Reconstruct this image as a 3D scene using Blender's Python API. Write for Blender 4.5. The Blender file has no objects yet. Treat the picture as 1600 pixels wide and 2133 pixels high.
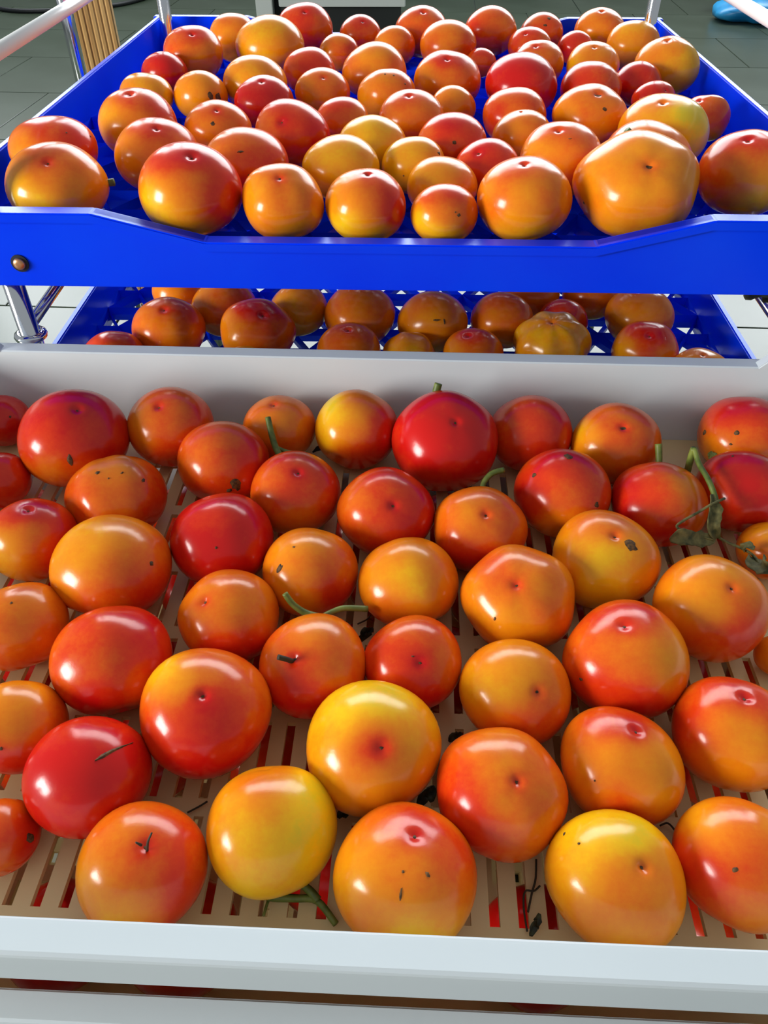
import bpy, bmesh, math, random
from mathutils import Vector, Matrix

# ------------------------------------------------------------------ camera, light, exposure
scene = bpy.context.scene
COL = scene.collection
H = 0.993                                   # camera height above the tiled floor (m)
cam_d = bpy.data.cameras.new('camera'); cam = bpy.data.objects.new('camera', cam_d); COL.objects.link(cam)
cam.location = (0, 0, H); cam.rotation_euler = (math.radians(90 - 42.5), 0, 0)
cam_d.sensor_fit = 'VERTICAL'; cam_d.sensor_height = 24.0; cam_d.lens = 24.0 * 1600 / 2133
cam_d.clip_start = 0.01; cam_d.clip_end = 100
scene.camera = cam
vs = scene.view_settings
vs.view_transform = 'Standard'; vs.look = 'None'; vs.gamma = 1.0; vs.use_curve_mapping = False
vs.exposure = 0.30

wd = bpy.data.worlds.new('room_light'); scene.world = wd; wd.use_nodes = True
bg = wd.node_tree.nodes['Background']; bg.inputs[0].default_value = (0.86, 0.93, 1.0, 1); bg.inputs[1].default_value = 0.29

def area(name, loc, target, sx, sy, power, col):
    l = bpy.data.lights.new(name, 'AREA'); l.shape = 'RECTANGLE'; l.size = sx; l.size_y = sy; l.energy = power; l.color = col
    o = bpy.data.objects.new(name, l); COL.objects.link(o); o.location = loc
    o.rotation_euler = (Vector(target) - Vector(loc)).to_track_quat('-Z', 'Y').to_euler()
    return o
area('window_daylight', (0.3, 7.3, 4.0), (0.3, 0.0, 3.7), 9.2, 4.1, 880, (0.92, 0.97, 1.0))
area('doorway_daylight', (-3.0, -0.75, 1.30), (0, 0.6, 0.6), 1.1, 1.2, 112, (1.0, 0.98, 0.94))

# ------------------------------------------------------------------ helpers
def mat(name, col, rough=0.4, metal=0.0, spec=0.5):
    m = bpy.data.materials.new(name); m.use_nodes = True
    b = m.node_tree.nodes['Principled BSDF']
    b.inputs['Base Color'].default_value = (*col, 1); b.inputs['Roughness'].default_value = rough
    b.inputs['Metallic'].default_value = metal; b.inputs['Specular IOR Level'].default_value = spec
    return m
def N(m, t, **kw):
    n = m.node_tree.nodes.new(t)
    for k, v in kw.items(): setattr(n, k, v)
    return n
def LK(m, a, b): m.node_tree.links.new(a, b)
def PB(m): return m.node_tree.nodes['Principled BSDF']
def ramp(m, stops):
    r = N(m, 'ShaderNodeValToRGB'); e = r.color_ramp.elements
    while len(e) < len(stops): e.new(0.5)
    for i, (p, c) in enumerate(stops): e[i].position = p; e[i].color = (*c, 1)
    return r
def mottle(m, c1, c2, scale, coord='Object', detail=4, lo=0.35, hi=0.65, stretch=None):
    tc = N(m, 'ShaderNodeTexCoord'); nz = N(m, 'ShaderNodeTexNoise'); nz.inputs['Scale'].default_value = scale; nz.inputs['Detail'].default_value = detail
    src = tc.outputs[coord]
    if stretch:
        mp = N(m, 'ShaderNodeMapping'); mp.inputs['Scale'].default_value = stretch; LK(m, src, mp.inputs[0]); src = mp.outputs[0]
    LK(m, src, nz.inputs['Vector']); r = ramp(m, [(lo, c1), (hi, c2)]); LK(m, nz.outputs[0], r.inputs[0]); LK(m, r.outputs[0], PB(m).inputs['Base Color'])
    return nz
def bump(m, src, strength, dist=0.001):
    b = N(m, 'ShaderNodeBump'); b.inputs['Strength'].default_value = strength; b.inputs['Distance'].default_value = dist
    LK(m, src, b.inputs['Height']); LK(m, b.outputs[0], PB(m).inputs['Normal'])

def tag(o, label, cat, group=None, kind=None):
    if label: o['label'] = label
    if cat: o['category'] = cat
    if group: o['group'] = group
    if kind: o['kind'] = kind
    return o
def empty(name, loc=(0, 0, 0), rz=0.0):
    o = bpy.data.objects.new(name, None); COL.objects.link(o); o.location = loc; o.rotation_euler = (0, 0, rz); o.empty_display_size = 0.05
    return o
def obj(name, me, m=None, parent=None, smooth=False):
    o = bpy.data.objects.new(name, me); COL.objects.link(o)
    if m and not me.materials: me.materials.append(m)
    if parent: o.parent = parent
    if smooth:
        for p in me.polygons: p.use_smooth = True
    return o
def mesh(name, verts, faces):
    me = bpy.data.meshes.new(name); me.from_pydata([tuple(v) for v in verts], [], faces); me.update()
    bm = bmesh.new(); bm.from_mesh(me); bmesh.ops.recalc_face_normals(bm, faces=bm.faces); bm.to_mesh(me); bm.free()
    return me
def prism(name, poly, axis, a, b, bevel=0.0, seg=2):
    """polygon in the two other axes, extruded along axis from a to b"""
    def P(p, t): return {'x': (t, p[0], p[1]), 'y': (p[0], t, p[1]), 'z': (p[0], p[1], t)}[axis]
    n = len(poly); v = [P(p, a) for p in poly] + [P(p, b) for p in poly]
    f = [tuple(range(n)), tuple(range(2 * n - 1, n - 1, -1))] + [(i, (i + 1) % n, n + (i + 1) % n, n + i) for i in range(n)]
    me = mesh(name, v, f)
    if bevel:
        bm = bmesh.new(); bm.from_mesh(me)
        bmesh.ops.bevel(bm, geom=bm.edges[:], offset=bevel, segments=seg, affect='EDGES', clamp_overlap=True)
        bm.to_mesh(me); bm.free()
    return me
def box(name, x0, x1, y0, y1, z0, z1, bevel=0.0, seg=2):
    return prism(name, [(x0, y0), (x1, y0), (x1, y1), (x0, y1)], 'z', z0, z1, bevel, seg)
def catmull(pts, n=5):
    P = [Vector(p) for p in pts]
    if len(P) < 3: return P
    out = []
    for i in range(len(P) - 1):
        p0 = P[max(i - 1, 0)]; p1 = P[i]; p2 = P[i + 1]; p3 = P[min(i + 2, len(P) - 1)]
        for k in range(n):
            t = k / n
            out.append(0.5 * ((2 * p1) + (p2 - p0) * t + (2 * p0 - 5 * p1 + 4 * p2 - p3) * t * t + (3 * p1 - p0 - 3 * p2 + p3) * t ** 3))
    out.append(P[-1]); return out
def tube(name, pts, rad, seg=8, smooth_path=True, r_end=None):
    P = catmull(pts) if smooth_path else [Vector(p) for p in pts]
    v = []; f = []; n = len(P)
    for i, p in enumerate(P):
        t = (P[min(i + 1, n - 1)] - P[max(i - 1, 0)]).normalized()
        a = t.cross(Vector((0.13, 0.37, 0.92))).normalized(); b = t.cross(a)
        r = rad if r_end is None else rad + (r_end - rad) * i / (n - 1)
        for k in range(seg):
            w = 2 * math.pi * k / seg; v.append(p + (a * math.cos(w) + b * math.sin(w)) * r)
    for i in range(n - 1):
        for k in range(seg):
            f.append((i * seg + k, i * seg + (k + 1) % seg, (i + 1) * seg + (k + 1) % seg, (i + 1) * seg + k))
    f.append(tuple(range(seg))); f.append(tuple(range((n - 1) * seg, n * seg)))
    return mesh(name, v, f)
def lathe(name, prof, seg=24):
    """profile of (radius, z) closed at the axis"""
    v = []; f = []; n = len(prof)
    for r, z in prof:
        for k in range(seg):
            w = 2 * math.pi * k / seg; v.append((r * math.cos(w), r * math.sin(w), z))
    for i in range(n - 1):
        for k in range(seg): f.append((i * seg + k, i * seg + (k + 1) % seg, (i + 1) * seg + (k + 1) % seg, (i + 1) * seg + k))
    f.append(tuple(range(seg))); f.append(tuple(range((n - 1) * seg, n * seg)))
    return mesh(name, v, f)
def torus(name, R, r, seg=28, sub=10):
    v = []; f = []
    for i in range(seg):
        A = 2 * math.pi * i / seg
        for k in range(sub):
            B = 2 * math.pi * k / sub; v.append(((R + r * math.cos(B)) * math.cos(A), (R + r * math.cos(B)) * math.sin(A), r * math.sin(B)))
    for i in range(seg):
        for k in range(sub): f.append((i * sub + k, ((i + 1) % seg) * sub + k, ((i + 1) % seg) * sub + (k + 1) % sub, i * sub + (k + 1) % sub))
    return mesh(name, v, f)
def leaf(name, pts, width, rnd, thick=0.0005, curl=0.25):
    """a withered leaf: curled strip along a path"""
    P = catmull(pts, 4); n = len(P); v = []; f = []
    for i, p in enumerate(P):
        s = i / (n - 1); t = (P[min(i + 1, n - 1)] - P[max(i - 1, 0)]).normalized()
        a = t.cross(Vector((0, -0.6, 0.8))).normalized(); nrm = a.cross(t).normalized()
        w = width * (math.sin(math.pi * min(max(s * 0.92 + 0.05, 0), 1)) ** 0.7) * rnd.uniform(0.75, 1.2)
        for q in (-1, -0.5, 0, 0.5, 1):
            v.append(p + a * (w * q) + nrm * (curl * w * q * q * rnd.uniform(0.6, 1.6)) + nrm * rnd.uniform(-.08, .08) * w)
    for i in range(n - 1):
        for k in range(4): f.append((i * 5 + k, i * 5 + k + 1, (i + 1) * 5 + k + 1, (i + 1) * 5 + k))
    me = mesh(name, v, f)
    bm = bmesh.new(); bm.from_mesh(me); bmesh.ops.solidify(bm, geom=bm.faces[:], thickness=thick); bm.to_mesh(me); bm.free()
    return me

# ------------------------------------------------------------------ materials
M = {}
M['blue'] = mat('blue_plastic', (0.0, 0.03, 0.80), 0.30, 0, 0.2); nz = mottle(M['blue'], (0.0, 0.038, 0.96), (0.0, 0.052, 1.0), 9, detail=6)
M['white'] = mat('white_plastic', (0.82, 0.85, 0.86), 0.42); mottle(M['white'], (0.79, 0.87, 0.91), (0.83, 0.91, 0.95), 6)
m = M['white']; tr = N(m, 'ShaderNodeBsdfTranslucent'); tr.inputs[0].default_value = (0.78, 0.78, 0.70, 1); mx = N(m, 'ShaderNodeMixShader'); mx.inputs[0].default_value = 0.25
LK(m, PB(m).outputs[0], mx.inputs[1]); LK(m, tr.outputs[0], mx.inputs[2]); LK(m, mx.outputs[0], m.node_tree.nodes['Material Output'].inputs['Surface'])
M['chrome'] = mat('chrome', (0.78, 0.79, 0.80), 0.10, 1.0)
M['rail_reflection'] = mat('chrome_white_reflection', (0.93, 0.95, 0.94), 0.2)  # white base colour stands in for the bright reflection on the upper chrome rails
M['copper'] = mat('copper_bolt', (0.62, 0.33, 0.16), 0.35, 0.8)
M['rubber'] = mat('black_washer', (0.004, 0.006, 0.02), 0.5)
M['tile'] = mat('floor_tile', (0.2, 0.24, 0.22), 0.28, 0, 0.45); nz = mottle(M['tile'], (0.035, 0.052, 0.03), (0.05, 0.07, 0.046), 3.5, detail=7); bump(M['tile'], nz.outputs[0], 0.08, 0.002)
M['grout'] = mat('grout', (0.05, 0.06, 0.055), 0.8)
M['wall'] = mat('painted_wall', (0.50, 0.53, 0.50), 0.8); mottle(M['wall'], (0.47, 0.5, 0.47), (0.52, 0.55, 0.52), 2)
M['cab'] = mat('white_lacquer', (0.74, 0.80, 0.74), 0.4)
M['dark'] = mat('recess_shade_fill', (0.012, 0.018, 0.016), 0.6)
M['cable'] = mat('black_cable', (0.01, 0.012, 0.015), 0.5)
M['bag'] = mat('blue_bag', (0.01, 0.26, 0.60), 0.35); mottle(M['bag'], (0.005, 0.2, 0.5), (0.03, 0.36, 0.72), 7)
M['straw'] = mat('brown_contents', (0.22, 0.15, 0.05), 0.7); mottle(M['straw'], (0.12, 0.09, 0.02), (0.32, 0.2, 0.06), 14)
M['stem'] = mat('green_stem', (0.10, 0.14, 0.02), 0.5); mottle(M['stem'], (0.06, 0.10, 0.012), (0.20, 0.24, 0.04), 90)
M['dry'] = mat('dried_leaf', (0.07, 0.07, 0.015), 0.7); nz = mottle(M['dry'], (0.035, 0.042, 0.008), (0.20, 0.17, 0.05), 140, detail=6); bump(M['dry'], nz.outputs[0], 0.6, 0.001)
M['black_leaf'] = mat('withered_leaf', (0.012, 0.014, 0.006), 0.7); mottle(M['black_leaf'], (0.006, 0.008, 0.004), (0.05, 0.05, 0.014), 160)
M['scar'] = mat('brown_scar', (0.06, 0.025, 0.008), 0.7); mottle(M['scar'], (0.035, 0.018, 0.006), (0.16, 0.07, 0.012), 500)
M['twigdry'] = mat('dry_thread', (0.035, 0.028, 0.012), 0.7)
m = M['white_floor_bounce'] = M['white'].copy(); mottle(m, (0.86, 0.67, 0.33), (0.92, 0.74, 0.40), 5)  # same white plastic; warm bounce light from the tomatoes put into base colour
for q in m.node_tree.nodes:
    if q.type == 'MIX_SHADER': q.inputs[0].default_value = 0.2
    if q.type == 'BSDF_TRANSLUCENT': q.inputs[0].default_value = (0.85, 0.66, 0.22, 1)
# wood
m = M['wood'] = mat('ribbed_timber', (0.5, 0.3, 0.1), 0.55)
tc = N(m, 'ShaderNodeTexCoord'); mp = N(m, 'ShaderNodeMapping'); mp.inputs['Scale'].default_value = (30, 30, 1.2); LK(m, tc.outputs['Object'], mp.inputs[0])
nz = N(m, 'ShaderNodeTexNoise'); nz.inputs['Scale'].default_value = 3; nz.inputs['Detail'].default_value = 6; LK(m, mp.outputs[0], nz.inputs['Vector'])
r = ramp(m, [(0.3, (0.36, 0.18, 0.045)), (0.55, (0.52, 0.30, 0.09)), (0.75, (0.62, 0.40, 0.15))]); LK(m, nz.outputs[0], r.inputs[0]); LK(m, r.outputs[0], PB(m).inputs['Base Color'])
# tomato: the colour follows the ripeness stored on each fruit's skin
PB(M['blue']).inputs['Specular Tint'].default_value = (0.35, 0.75, 1.0, 1); PB(M['blue']).inputs['Specular IOR Level'].default_value = 0.35
m = M['tomato'] = mat('tomato_skin', (0.7, 0.1, 0.02), 0.2)
at = N(m, 'ShaderNodeAttribute'); at.attribute_name = 'ripe'
oi = N(m, 'ShaderNodeObjectInfo'); tc = N(m, 'ShaderNodeTexCoord')
off = N(m, 'ShaderNodeVectorMath', operation='MULTIPLY_ADD'); off.inputs[1].default_value = (37, 53, 71); LK(m, oi.outputs['Random'], off.inputs[0]); LK(m, tc.outputs['Object'], off.inputs[2])
def noise(sc, det, rough=0.5):
    n = N(m, 'ShaderNodeTexNoise'); n.inputs['Scale'].default_value = sc; n.inputs['Detail'].default_value = det; n.inputs['Roughness'].default_value = rough
    LK(m, off.outputs[0], n.inputs['Vector']); return n
def madd(a, k, b):
    n = N(m, 'ShaderNodeMath', operation='MULTIPLY_ADD'); LK(m, a, n.inputs[0]); n.inputs[1].default_value = k
    if hasattr(b, 'links'): LK(m, b, n.inputs[2])
    else: n.inputs[2].default_value = b
    return n.outputs[0]
n1 = noise(38, 3); n2 = noise(260, 4, 0.6); n3 = noise(900, 2)
s = madd(n1.outputs[0], 0.42, at.outputs['Fac']); s = madd(n2.outputs[0], 0.16, s); s = madd(n3.outputs[0], 0.05, s)
sub = N(m, 'ShaderNodeMath', operation='SUBTRACT'); LK(m, s, sub.inputs[0]); sub.inputs[1].default_value = 0.315
r = ramp(m, [(0.0, (0.70, 0.52, 0.015)), (0.13, (0.90, 0.50, 0.006)), (0.36, (0.86, 0.29, 0.005)), (0.58, (0.80, 0.165, 0.005)), (0.80, (0.72, 0.047, 0.004)), (1.0, (0.62, 0.008, 0.005))])
LK(m, sub.outputs[0], r.inputs[0]); LK(m, r.outputs[0], PB(m).inputs['Base Color'])
PB(m).inputs['Roughness'].default_value = 0.20; PB(m).inputs['Specular IOR Level'].default_value = 0.42
bump(m, n2.outputs[0], 0.10, 0.0006)

# ------------------------------------------------------------------ the place: tiled floor, back wall, things behind
fy = math.radians(-3.5); TS = 0.69
fl = obj('floor', box('floor', -7, 7, -4, 9, -0.10, -0.006), M['grout']); tag(fl, None, None, kind='structure')
fl['label'] = 'grey-green square floor tiles with dark joints'
tile_me = box('tile', 0.0025, TS - 0.0025, 0.0025, TS - 0.0025, -0.010, 0.0, 0.0015, 1)
Rf = Matrix.Rotation(fy, 4, 'Z')
for i in range(-8, 9):
    for j in range(-5, 12):
        p = Rf @ Vector((i * TS + 0.24 + (0.33 if j % 2 else 0), j * TS + 1.845 - 2 * TS, 0))
        if abs(p.x) > 5.6 or p.y < -3.4 or p.y > 8.2: continue
        o = obj('tile', tile_me, M['tile'], fl); o.location = p; o.rotation_euler = (0, 0, fy)
wl = obj('wall_back', box('wall_back', -7, 7, 7.6, 7.8, 0, 7.5), M['wall']); tag(wl, None, None, kind='structure')
wl['label'] = 'plain pale wall behind the display'

wf = empty('window_1', (0.3, 7.5, 1.95)); tag(wf, None, None, kind='structure')
for k in range(8): obj('mullion', box('mullion', -4.63 + 1.314 * k, -4.57 + 1.314 * k, -0.3, 0.05, 0, 4.15), M['cab'], wf)
obj('sill', box('sill', -4.7, 4.7, -0.3, 0.1, -0.06, 0.0), M['cab'], wf)

# white counter far behind
cb = empty('white_counter', (0.0, 5.2, 0)); tag(cb, 'white counter with dark open base standing behind the upper blue tray', 'counter')
obj('side_panel', box('side_panel', -0.735, -0.640, 0.0, 0.55, 0, 0.90, 0.004), M['cab'], cb)
obj('front_panel', box('front_panel', -0.600, 0.122, -0.02, 0.02, 0.156, 0.90, 0.004), M['cab'], cb)
obj('counter_top', box('counter_top', -0.86, 0.20, -0.06, 0.60, 0.90, 0.94, 0.006), M['cab'], cb)
obj('recess_shade', box('recess_shade', -0.636, 0.10, 0.10, 0.55, 0.0, 0.895), M['dark'], cb)  # solid dark block stands in for the shade under the counter

wp = empty('timber_post', (-0.640, 1.95, 0), math.radians(14)); tag(wp, 'ribbed pale brown timber post standing left behind the upper tray', 'post')
ribs = []
nr = 9; Wd = 0.105
for k in range(nr):
    x0 = -Wd / 2 + Wd * k / nr; x1 = x0 + Wd / nr
    ribs += [(x0, -0.0225), (x0 + 0.003, -0.025), (x1 - 0.003, -0.025)]
ribs += [(Wd / 2, -0.0225), (Wd / 2, 0.045), (-Wd / 2, 0.045)]
obj('timber', prism('timber', ribs, 'z', 0, 1.25), M['wood'], wp)
cp = empty('chrome_post', (-0.570, 1.62, 0)); tag(cp, 'slim chrome post standing in front of the timber post', 'post')
obj('tube', tube('tube', [(0, 0, 0.012), (0, 0, 1.35)], 0.0125, 14, False), M['chrome'], cp, True)
obj('foot', lathe('foot', [(0.03, 0), (0.03, 0.006), (0.016, 0.012), (0.013, 0.02)]), M['chrome'], cp, True)
cbl = obj('power_cable', tube('power_cable', [(-3.3, 6.9, .014), (-2.75, 6.25, .013), (-2.45, 5.95, .013), (-2.1, 5.97, .013), (-1.8, 6.15, .013), (-1.65, 6.5, .013), (-1.6, 6.9, .013)], 0.013, 8), M['cable'], None, True)
tag(cbl, 'black cable lying across the dark floor at upper left', 'cable')
# blue bag with dry stuff at the far right
bgp = empty('blue_bag', (2.40, 5.72, 0)); tag(bgp, 'crumpled bright blue bag on the floor at upper right', 'bag')
rnd = random.Random(3)
def blob(name, rx, ry, rz, seed, rough=0.16, flat=True):
    rr = random.Random(seed); ph = [rr.uniform(0, 6.28) for _ in range(6)]
    v = []; f = []; n1_, n2_ = 14, 24
    for i in range(n1_ + 1):
        th = math.pi * i / n1_
        for k in range(n2_):
            a = 2 * math.pi * k / n2_
            q = 1 + rough * (math.sin(3 * a + ph[0]) * math.sin(2 * th + ph[1]) + 0.6 * math.sin(5 * a + ph[2]) * math.sin(4 * th + ph[3]) + 0.4 * math.sin(9 * a + ph[4]))
            z = math.cos(th) * rz * q
            v.append((math.sin(th) * math.cos(a) * rx * q, math.sin(th) * math.sin(a) * ry * q, max(z + rz * .7, 0.002) if flat else z))
    for i in range(n1_):
        for k in range(n2_): f.append((i * n2_ + k, i * n2_ + (k + 1) % n2_, (i + 1) * n2_ + (k + 1) % n2_, (i + 1) * n2_ + k))
    return mesh(name, v, f)
obj('bag_body', blob('bag_body', 0.30, 0.24, 0.075, 4), M['bag'], bgp, True)
o = obj('dry_husks', blob('dry_husks', 0.30, 0.24, 0.06, 9, 0.25), M['straw'], bgp, True); o.location = (0.10, 0.32, 0.12)

# ------------------------------------------------------------------ blue trays on the chrome rack
PB_ = math.radians(1.6)
def BL(X, Y, Z):                          # rack frame -> world
    return Vector((X * math.cos(PB_) + Y * math.sin(PB_), -X * math.sin(PB_) + Y * math.cos(PB_), Z + H))
X0, X1, Y0, Y1 = -0.404, 0.396, 0.650, 1.456
T = 0.013
# local tray coordinates: x as rack X, y as rack Y, z from the tray's lower edge
RIM, DROP, FLR = 0.067, 0.0435, 0.026
def wall_profile():
    return [(X0 - T, 0), (X1 + T, 0), (X1 + T, RIM), (0.256, RIM), (0.163, DROP), (-0.171, DROP), (-0.264, RIM), (X0 - T, RIM)]
def lip_profile(d=0.009):
    top = [(X1 + T, RIM), (0.256, RIM), (0.163, DROP), (-0.171, DROP), (-0.264, RIM), (X0 - T, RIM)]
    return top + [(x, z - d) for x, z in reversed(top)]
bt_me = {
 'front_wall': prism('front_wall', wall_profile(), 'y', Y0 - T, Y0, 0.0015, 2),
 'back_wall': prism('back_wall', wall_profile(), 'y', Y1, Y1 + T, 0.0015, 2),
 'side_l': box('side_wall', X0 - 0.008, X0, Y0 - 0.002, Y1 + 0.002, 0, RIM, 0.0015, 2),
 'side_r': box('side_wall', X1, X1 + 0.008, Y0 - 0.002, Y1 + 0.002, 0, RIM, 0.0015, 2),
 'lip_f': prism('rim', lip_profile(), 'y', Y0 - T - 0.003, Y0 - 0.001, 0.0012, 2),
 'lip_b': prism('rim', lip_profile(), 'y', Y1 + 0.001, Y1 + T + 0.003, 0.0012, 2),
}
# triangular open lattice with deep bars
def lattice():
    s = 0.056; hgt = s * 0.866; nx = int((X1 - X0) / s); ny = int((Y1 - Y0) / hgt)
    sx = (X1 - X0) / nx; sy = (Y1 - Y0) / ny
    bm = bmesh.new(); rows = []
    for j in range(ny + 1):
        xs = [X0 + sx * i for i in range(nx + 1)] if j % 2 == 0 else [X0] + [X0 + sx * (i + 0.5) for i in range(nx)] + [X1]
        rows.append([bm.verts.new((x, Y0 + sy * j, 0)) for x in xs])
    for j in range(ny):
        e, o_ = (rows[j], rows[j + 1]) if j % 2 == 0 else (rows[j + 1], rows[j])
        for i in range(nx): bm.faces.new((e[i], e[i + 1], o_[i + 1]))
        for i in range(nx + 1): bm.faces.new((e[i], o_[i + 1], o_[i]))
    bmesh.ops.recalc_face_normals(bm, faces=bm.faces)
    bmesh.ops.wireframe(bm, faces=bm.faces[:], thickness=0.0068, offset=0, use_replace=True, use_boundary=True, use_even_offset=False)
    for v in bm.verts: v.co.z *= 2.8
    me = bpy.data.meshes.new('lattice_floor'); bm.to_mesh(me); bm.free()
    zs = [v.co.z for v in me.vertices]; top = max(zs)
    for v in me.vertices: v.co.z += FLR - top
    return me
bt_me['lattice'] = lattice()
bolt_me = lathe('bolt', [(0.0052, 0), (0.0052, 0.002), (0.0045, 0.0032), (0.002, 0.0038)], 20)
wash_me = lathe('washer', [(0.0078, 0), (0.0078, 0.0012), (0.0052, 0.0014)], 20)
def blue_tray(z, label):
    base = BL(0, 0, z); t = empty('blue_tray', base, -PB_); tag(t, label, 'tray', 'blue trays on the chrome rack')
    obj('front_wall', bt_me['front_wall'], M['blue'], t); obj('back_wall', bt_me['back_wall'], M['blue'], t)
    obj('side_wall', bt_me['side_l'], M['blue'], t); obj('side_wall', bt_me['side_r'], M['blue'], t)
    obj('rim', bt_me['lip_f'], M['blue'], t); obj('rim', bt_me['lip_b'], M['blue'], t)
    obj('lattice_floor', bt_me['lattice'], M['blue'], t)
    for x in (-0.338, 0.330):
        w = obj('washer', wash_me, M['rubber'], t); w.location = (x, Y0 - T, 0.022); w.rotation_euler = (math.pi / 2, 0, 0)
        b = obj('bolt', bolt_me, M['copper'], t, True); b.location = (x, Y0 - T - 0.0008, 0.022); b.rotation_euler = (math.pi / 2, 0, 0); b['label'] = 'copper-coloured bolt head'
    return t
blue_tray(-0.317, 'upper blue plastic tray with dipped front rim, full of tomatoes')
blue_tray(-0.529, 'lower blue plastic tray in shade under the upper blue tray')

rk = empty('chrome_rack', BL(0, 1.05, -H), -PB_); tag(rk, 'chrome tube rack carrying the two blue trays', 'rack')
def RL(X, Y, Z): return (X, Y - 1.05, Z + H)
PO = [(-0.370, 0.672, -0.155), (0.374, 0.672, -0.155), (-0.388, 1.425, 0.30), (0.380, 1.425, 0.30)]
ring_me = torus('ring', 0.0118, 0.0042)
for (x, y, zt) in PO:
    obj('post', tube('post', [RL(x, y, -H), RL(x, y, zt)], 0.0098, 18, False), M['chrome'], rk, True)
    for zr in (-0.386, -0.60):
        q = obj('ring', ring_me, M['chrome'], rk, True); q.location = RL(x, y, zr)
for a, b in ((0, 2), (1, 3)):
    for z in (-0.163, -0.378):
        obj('side_rail', tube('side_rail', [RL(PO[a][0], PO[a][1], z), RL(PO[b][0], PO[b][1], z)], 0.0066 if z > -0.3 else 0.0058, 14, False), M['rail_reflection'] if z > -0.3 else M['chrome'], rk, True)
for z in (-0.325, -0.537):
    for (a, b) in ((0, 1), (2, 3)):
        obj('cross_bar', tube('cross_bar', [RL(PO[a][0], PO[a][1], z), RL(PO[b][0], PO[b][1], z)], 0.0050, 12, False), M['chrome'], rk, True)

# ------------------------------------------------------------------ white slotted trays, stacked
PW = math.radians(2.4)
def WL(X, Y, Z): return Vector((X * math.cos(PW) + Y * math.sin(PW), -X * math.sin(PW) + Y * math.cos(PW), Z + H))
A0, A1 = -0.430, 0.360                    # inner floor in x
B0, B1 = 0.132, 0.604                     # inner floor in y
RA0, RA1, RB0, RB1 = -0.436, 0.366, 0.126, 0.609   # inner rim
RIMZ, FLT = 0.083, 0.004                  # local z: 0 = underside of floor
def slotted_floor():
    pitch = 0.0159; sw = 0.0058
    xs = [A0]; slot_x = []
    x = A0 + 0.020
    while x + sw < A1 - 0.015:
        xs += [x, x + sw]; slot_x.append(len(xs) - 2); x += pitch
    xs.append(A1)
    ys = [B0]; slot_y = []
    y = B0 + 0.026
    while y + 0.055 < B1 - 0.010:
        ys += [y, y + 0.055]; slot_y.append(len(ys) - 2); y += 0.055 + 0.0115
    ys.append(B1)
    v = [(a, b, FLT) for b in ys for a in xs]; n = len(xs); f = []
    for j in range(len(ys) - 1):
        for i in range(n - 1):
            if i in slot_x and j in slot_y: continue
            f.append((j * n + i, j * n + i + 1, (j + 1) * n + i + 1, (j + 1) * n + i))
    me = mesh('slotted_floor', v, f)
    bm = bmesh.new(); bm.from_mesh(me)
    if sum(q.normal.z for q in bm.faces) < 0: bmesh.ops.reverse_faces(bm, faces=bm.faces[:])
    bmesh.ops.solidify(bm, geom=bm.faces[:], thickness=FLT); bm.to_mesh(me); bm.free()
    zs = [q.co.z for q in me.vertices]; dz = -min(zs)
    for q in me.vertices: q.co.z += dz
    return me
def slab(name, quad, nrm, t):
    v = [Vector(q) for q in quad]; w = [q + Vector(nrm) * t for q in v]
    return mesh(name, v + w, [(0, 1, 2, 3), (7, 6, 5, 4)] + [(i, (i + 1) % 4, 4 + (i + 1) % 4, 4 + i) for i in range(4)])
wt = 0.003
def ring_rim():
    """flat lip with a hanging skirt, all round, rounded outside"""
    LW, SK = 0.0165, 0.0255
    prof = [(0.0, -0.004), (0.0, -0.0012), (0.0012, 0.0), (LW - 0.0022, 0.0), (LW - 0.0005, -0.0008), (LW, -0.0024), (LW + 0.0016, -SK), (LW - 0.0009, -SK), (LW - 0.0025, -0.0032), (LW - 0.004, -0.0032), (wt, -0.004)]
    cor = []
    for cx, cy, a0 in ((RA1, RB1, 0), (RA0, RB1, 90), (RA0, RB0, 180), (RA1, RB0, 270)):
        for k in range(7):
            cor.append((cx, cy, math.radians(a0 + 15 * k)))
    v = []; f = []; n = len(prof)
    for cx, cy, a in cor:
        for d, z in prof: v.append((cx + math.cos(a) * d, cy + math.sin(a) * d, RIMZ + z))
    c = len(cor)
    for i in range(c):
        for k in range(n): f.append((i * n + k, ((i + 1) % c) * n + k, ((i + 1) % c) * n + (k + 1) % n, i * n + (k + 1) % n))
    return mesh('rim', v, f)
zt = RIMZ - 0.001
wt_me = {
 'floor': slotted_floor(), 'rim': ring_rim(),
 'wf': slab('end_wall', [(A0, B0, 0), (A1, B0, 0), (RA1, RB0, zt), (RA0, RB0, zt)], (0, -1, 0), wt),
 'wb': slab('end_wall', [(A1, B1, 0), (A0, B1, 0), (RA0, RB1, zt), (RA1, RB1, zt)], (0, 1, 0), wt),
 'wl': slab('side_wall', [(A0, B1, 0), (A0, B0, 0), (RA0, RB0, zt), (RA0, RB1, zt)], (-1, 0, 0), wt),
 'wr': slab('side_wall', [(A1, B0, 0), (A1, B1, 0), (RA1, RB1, zt), (RA1, RB0, zt)], (1, 0, 0), wt),
}
LUGH = 0.025
def lug(xa, xb, xc, y0, y1):
    """raised stacking corner: sloping shoulder from xa to xb, flat on to xc"""
    return prism('stacking_lug', [(xa, RIMZ - 0.002), (xb, RIMZ + LUGH), (xc, RIMZ + LUGH), (xc, RIMZ - 0.002)], 'y', y0, y1, 0.001, 2)
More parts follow.
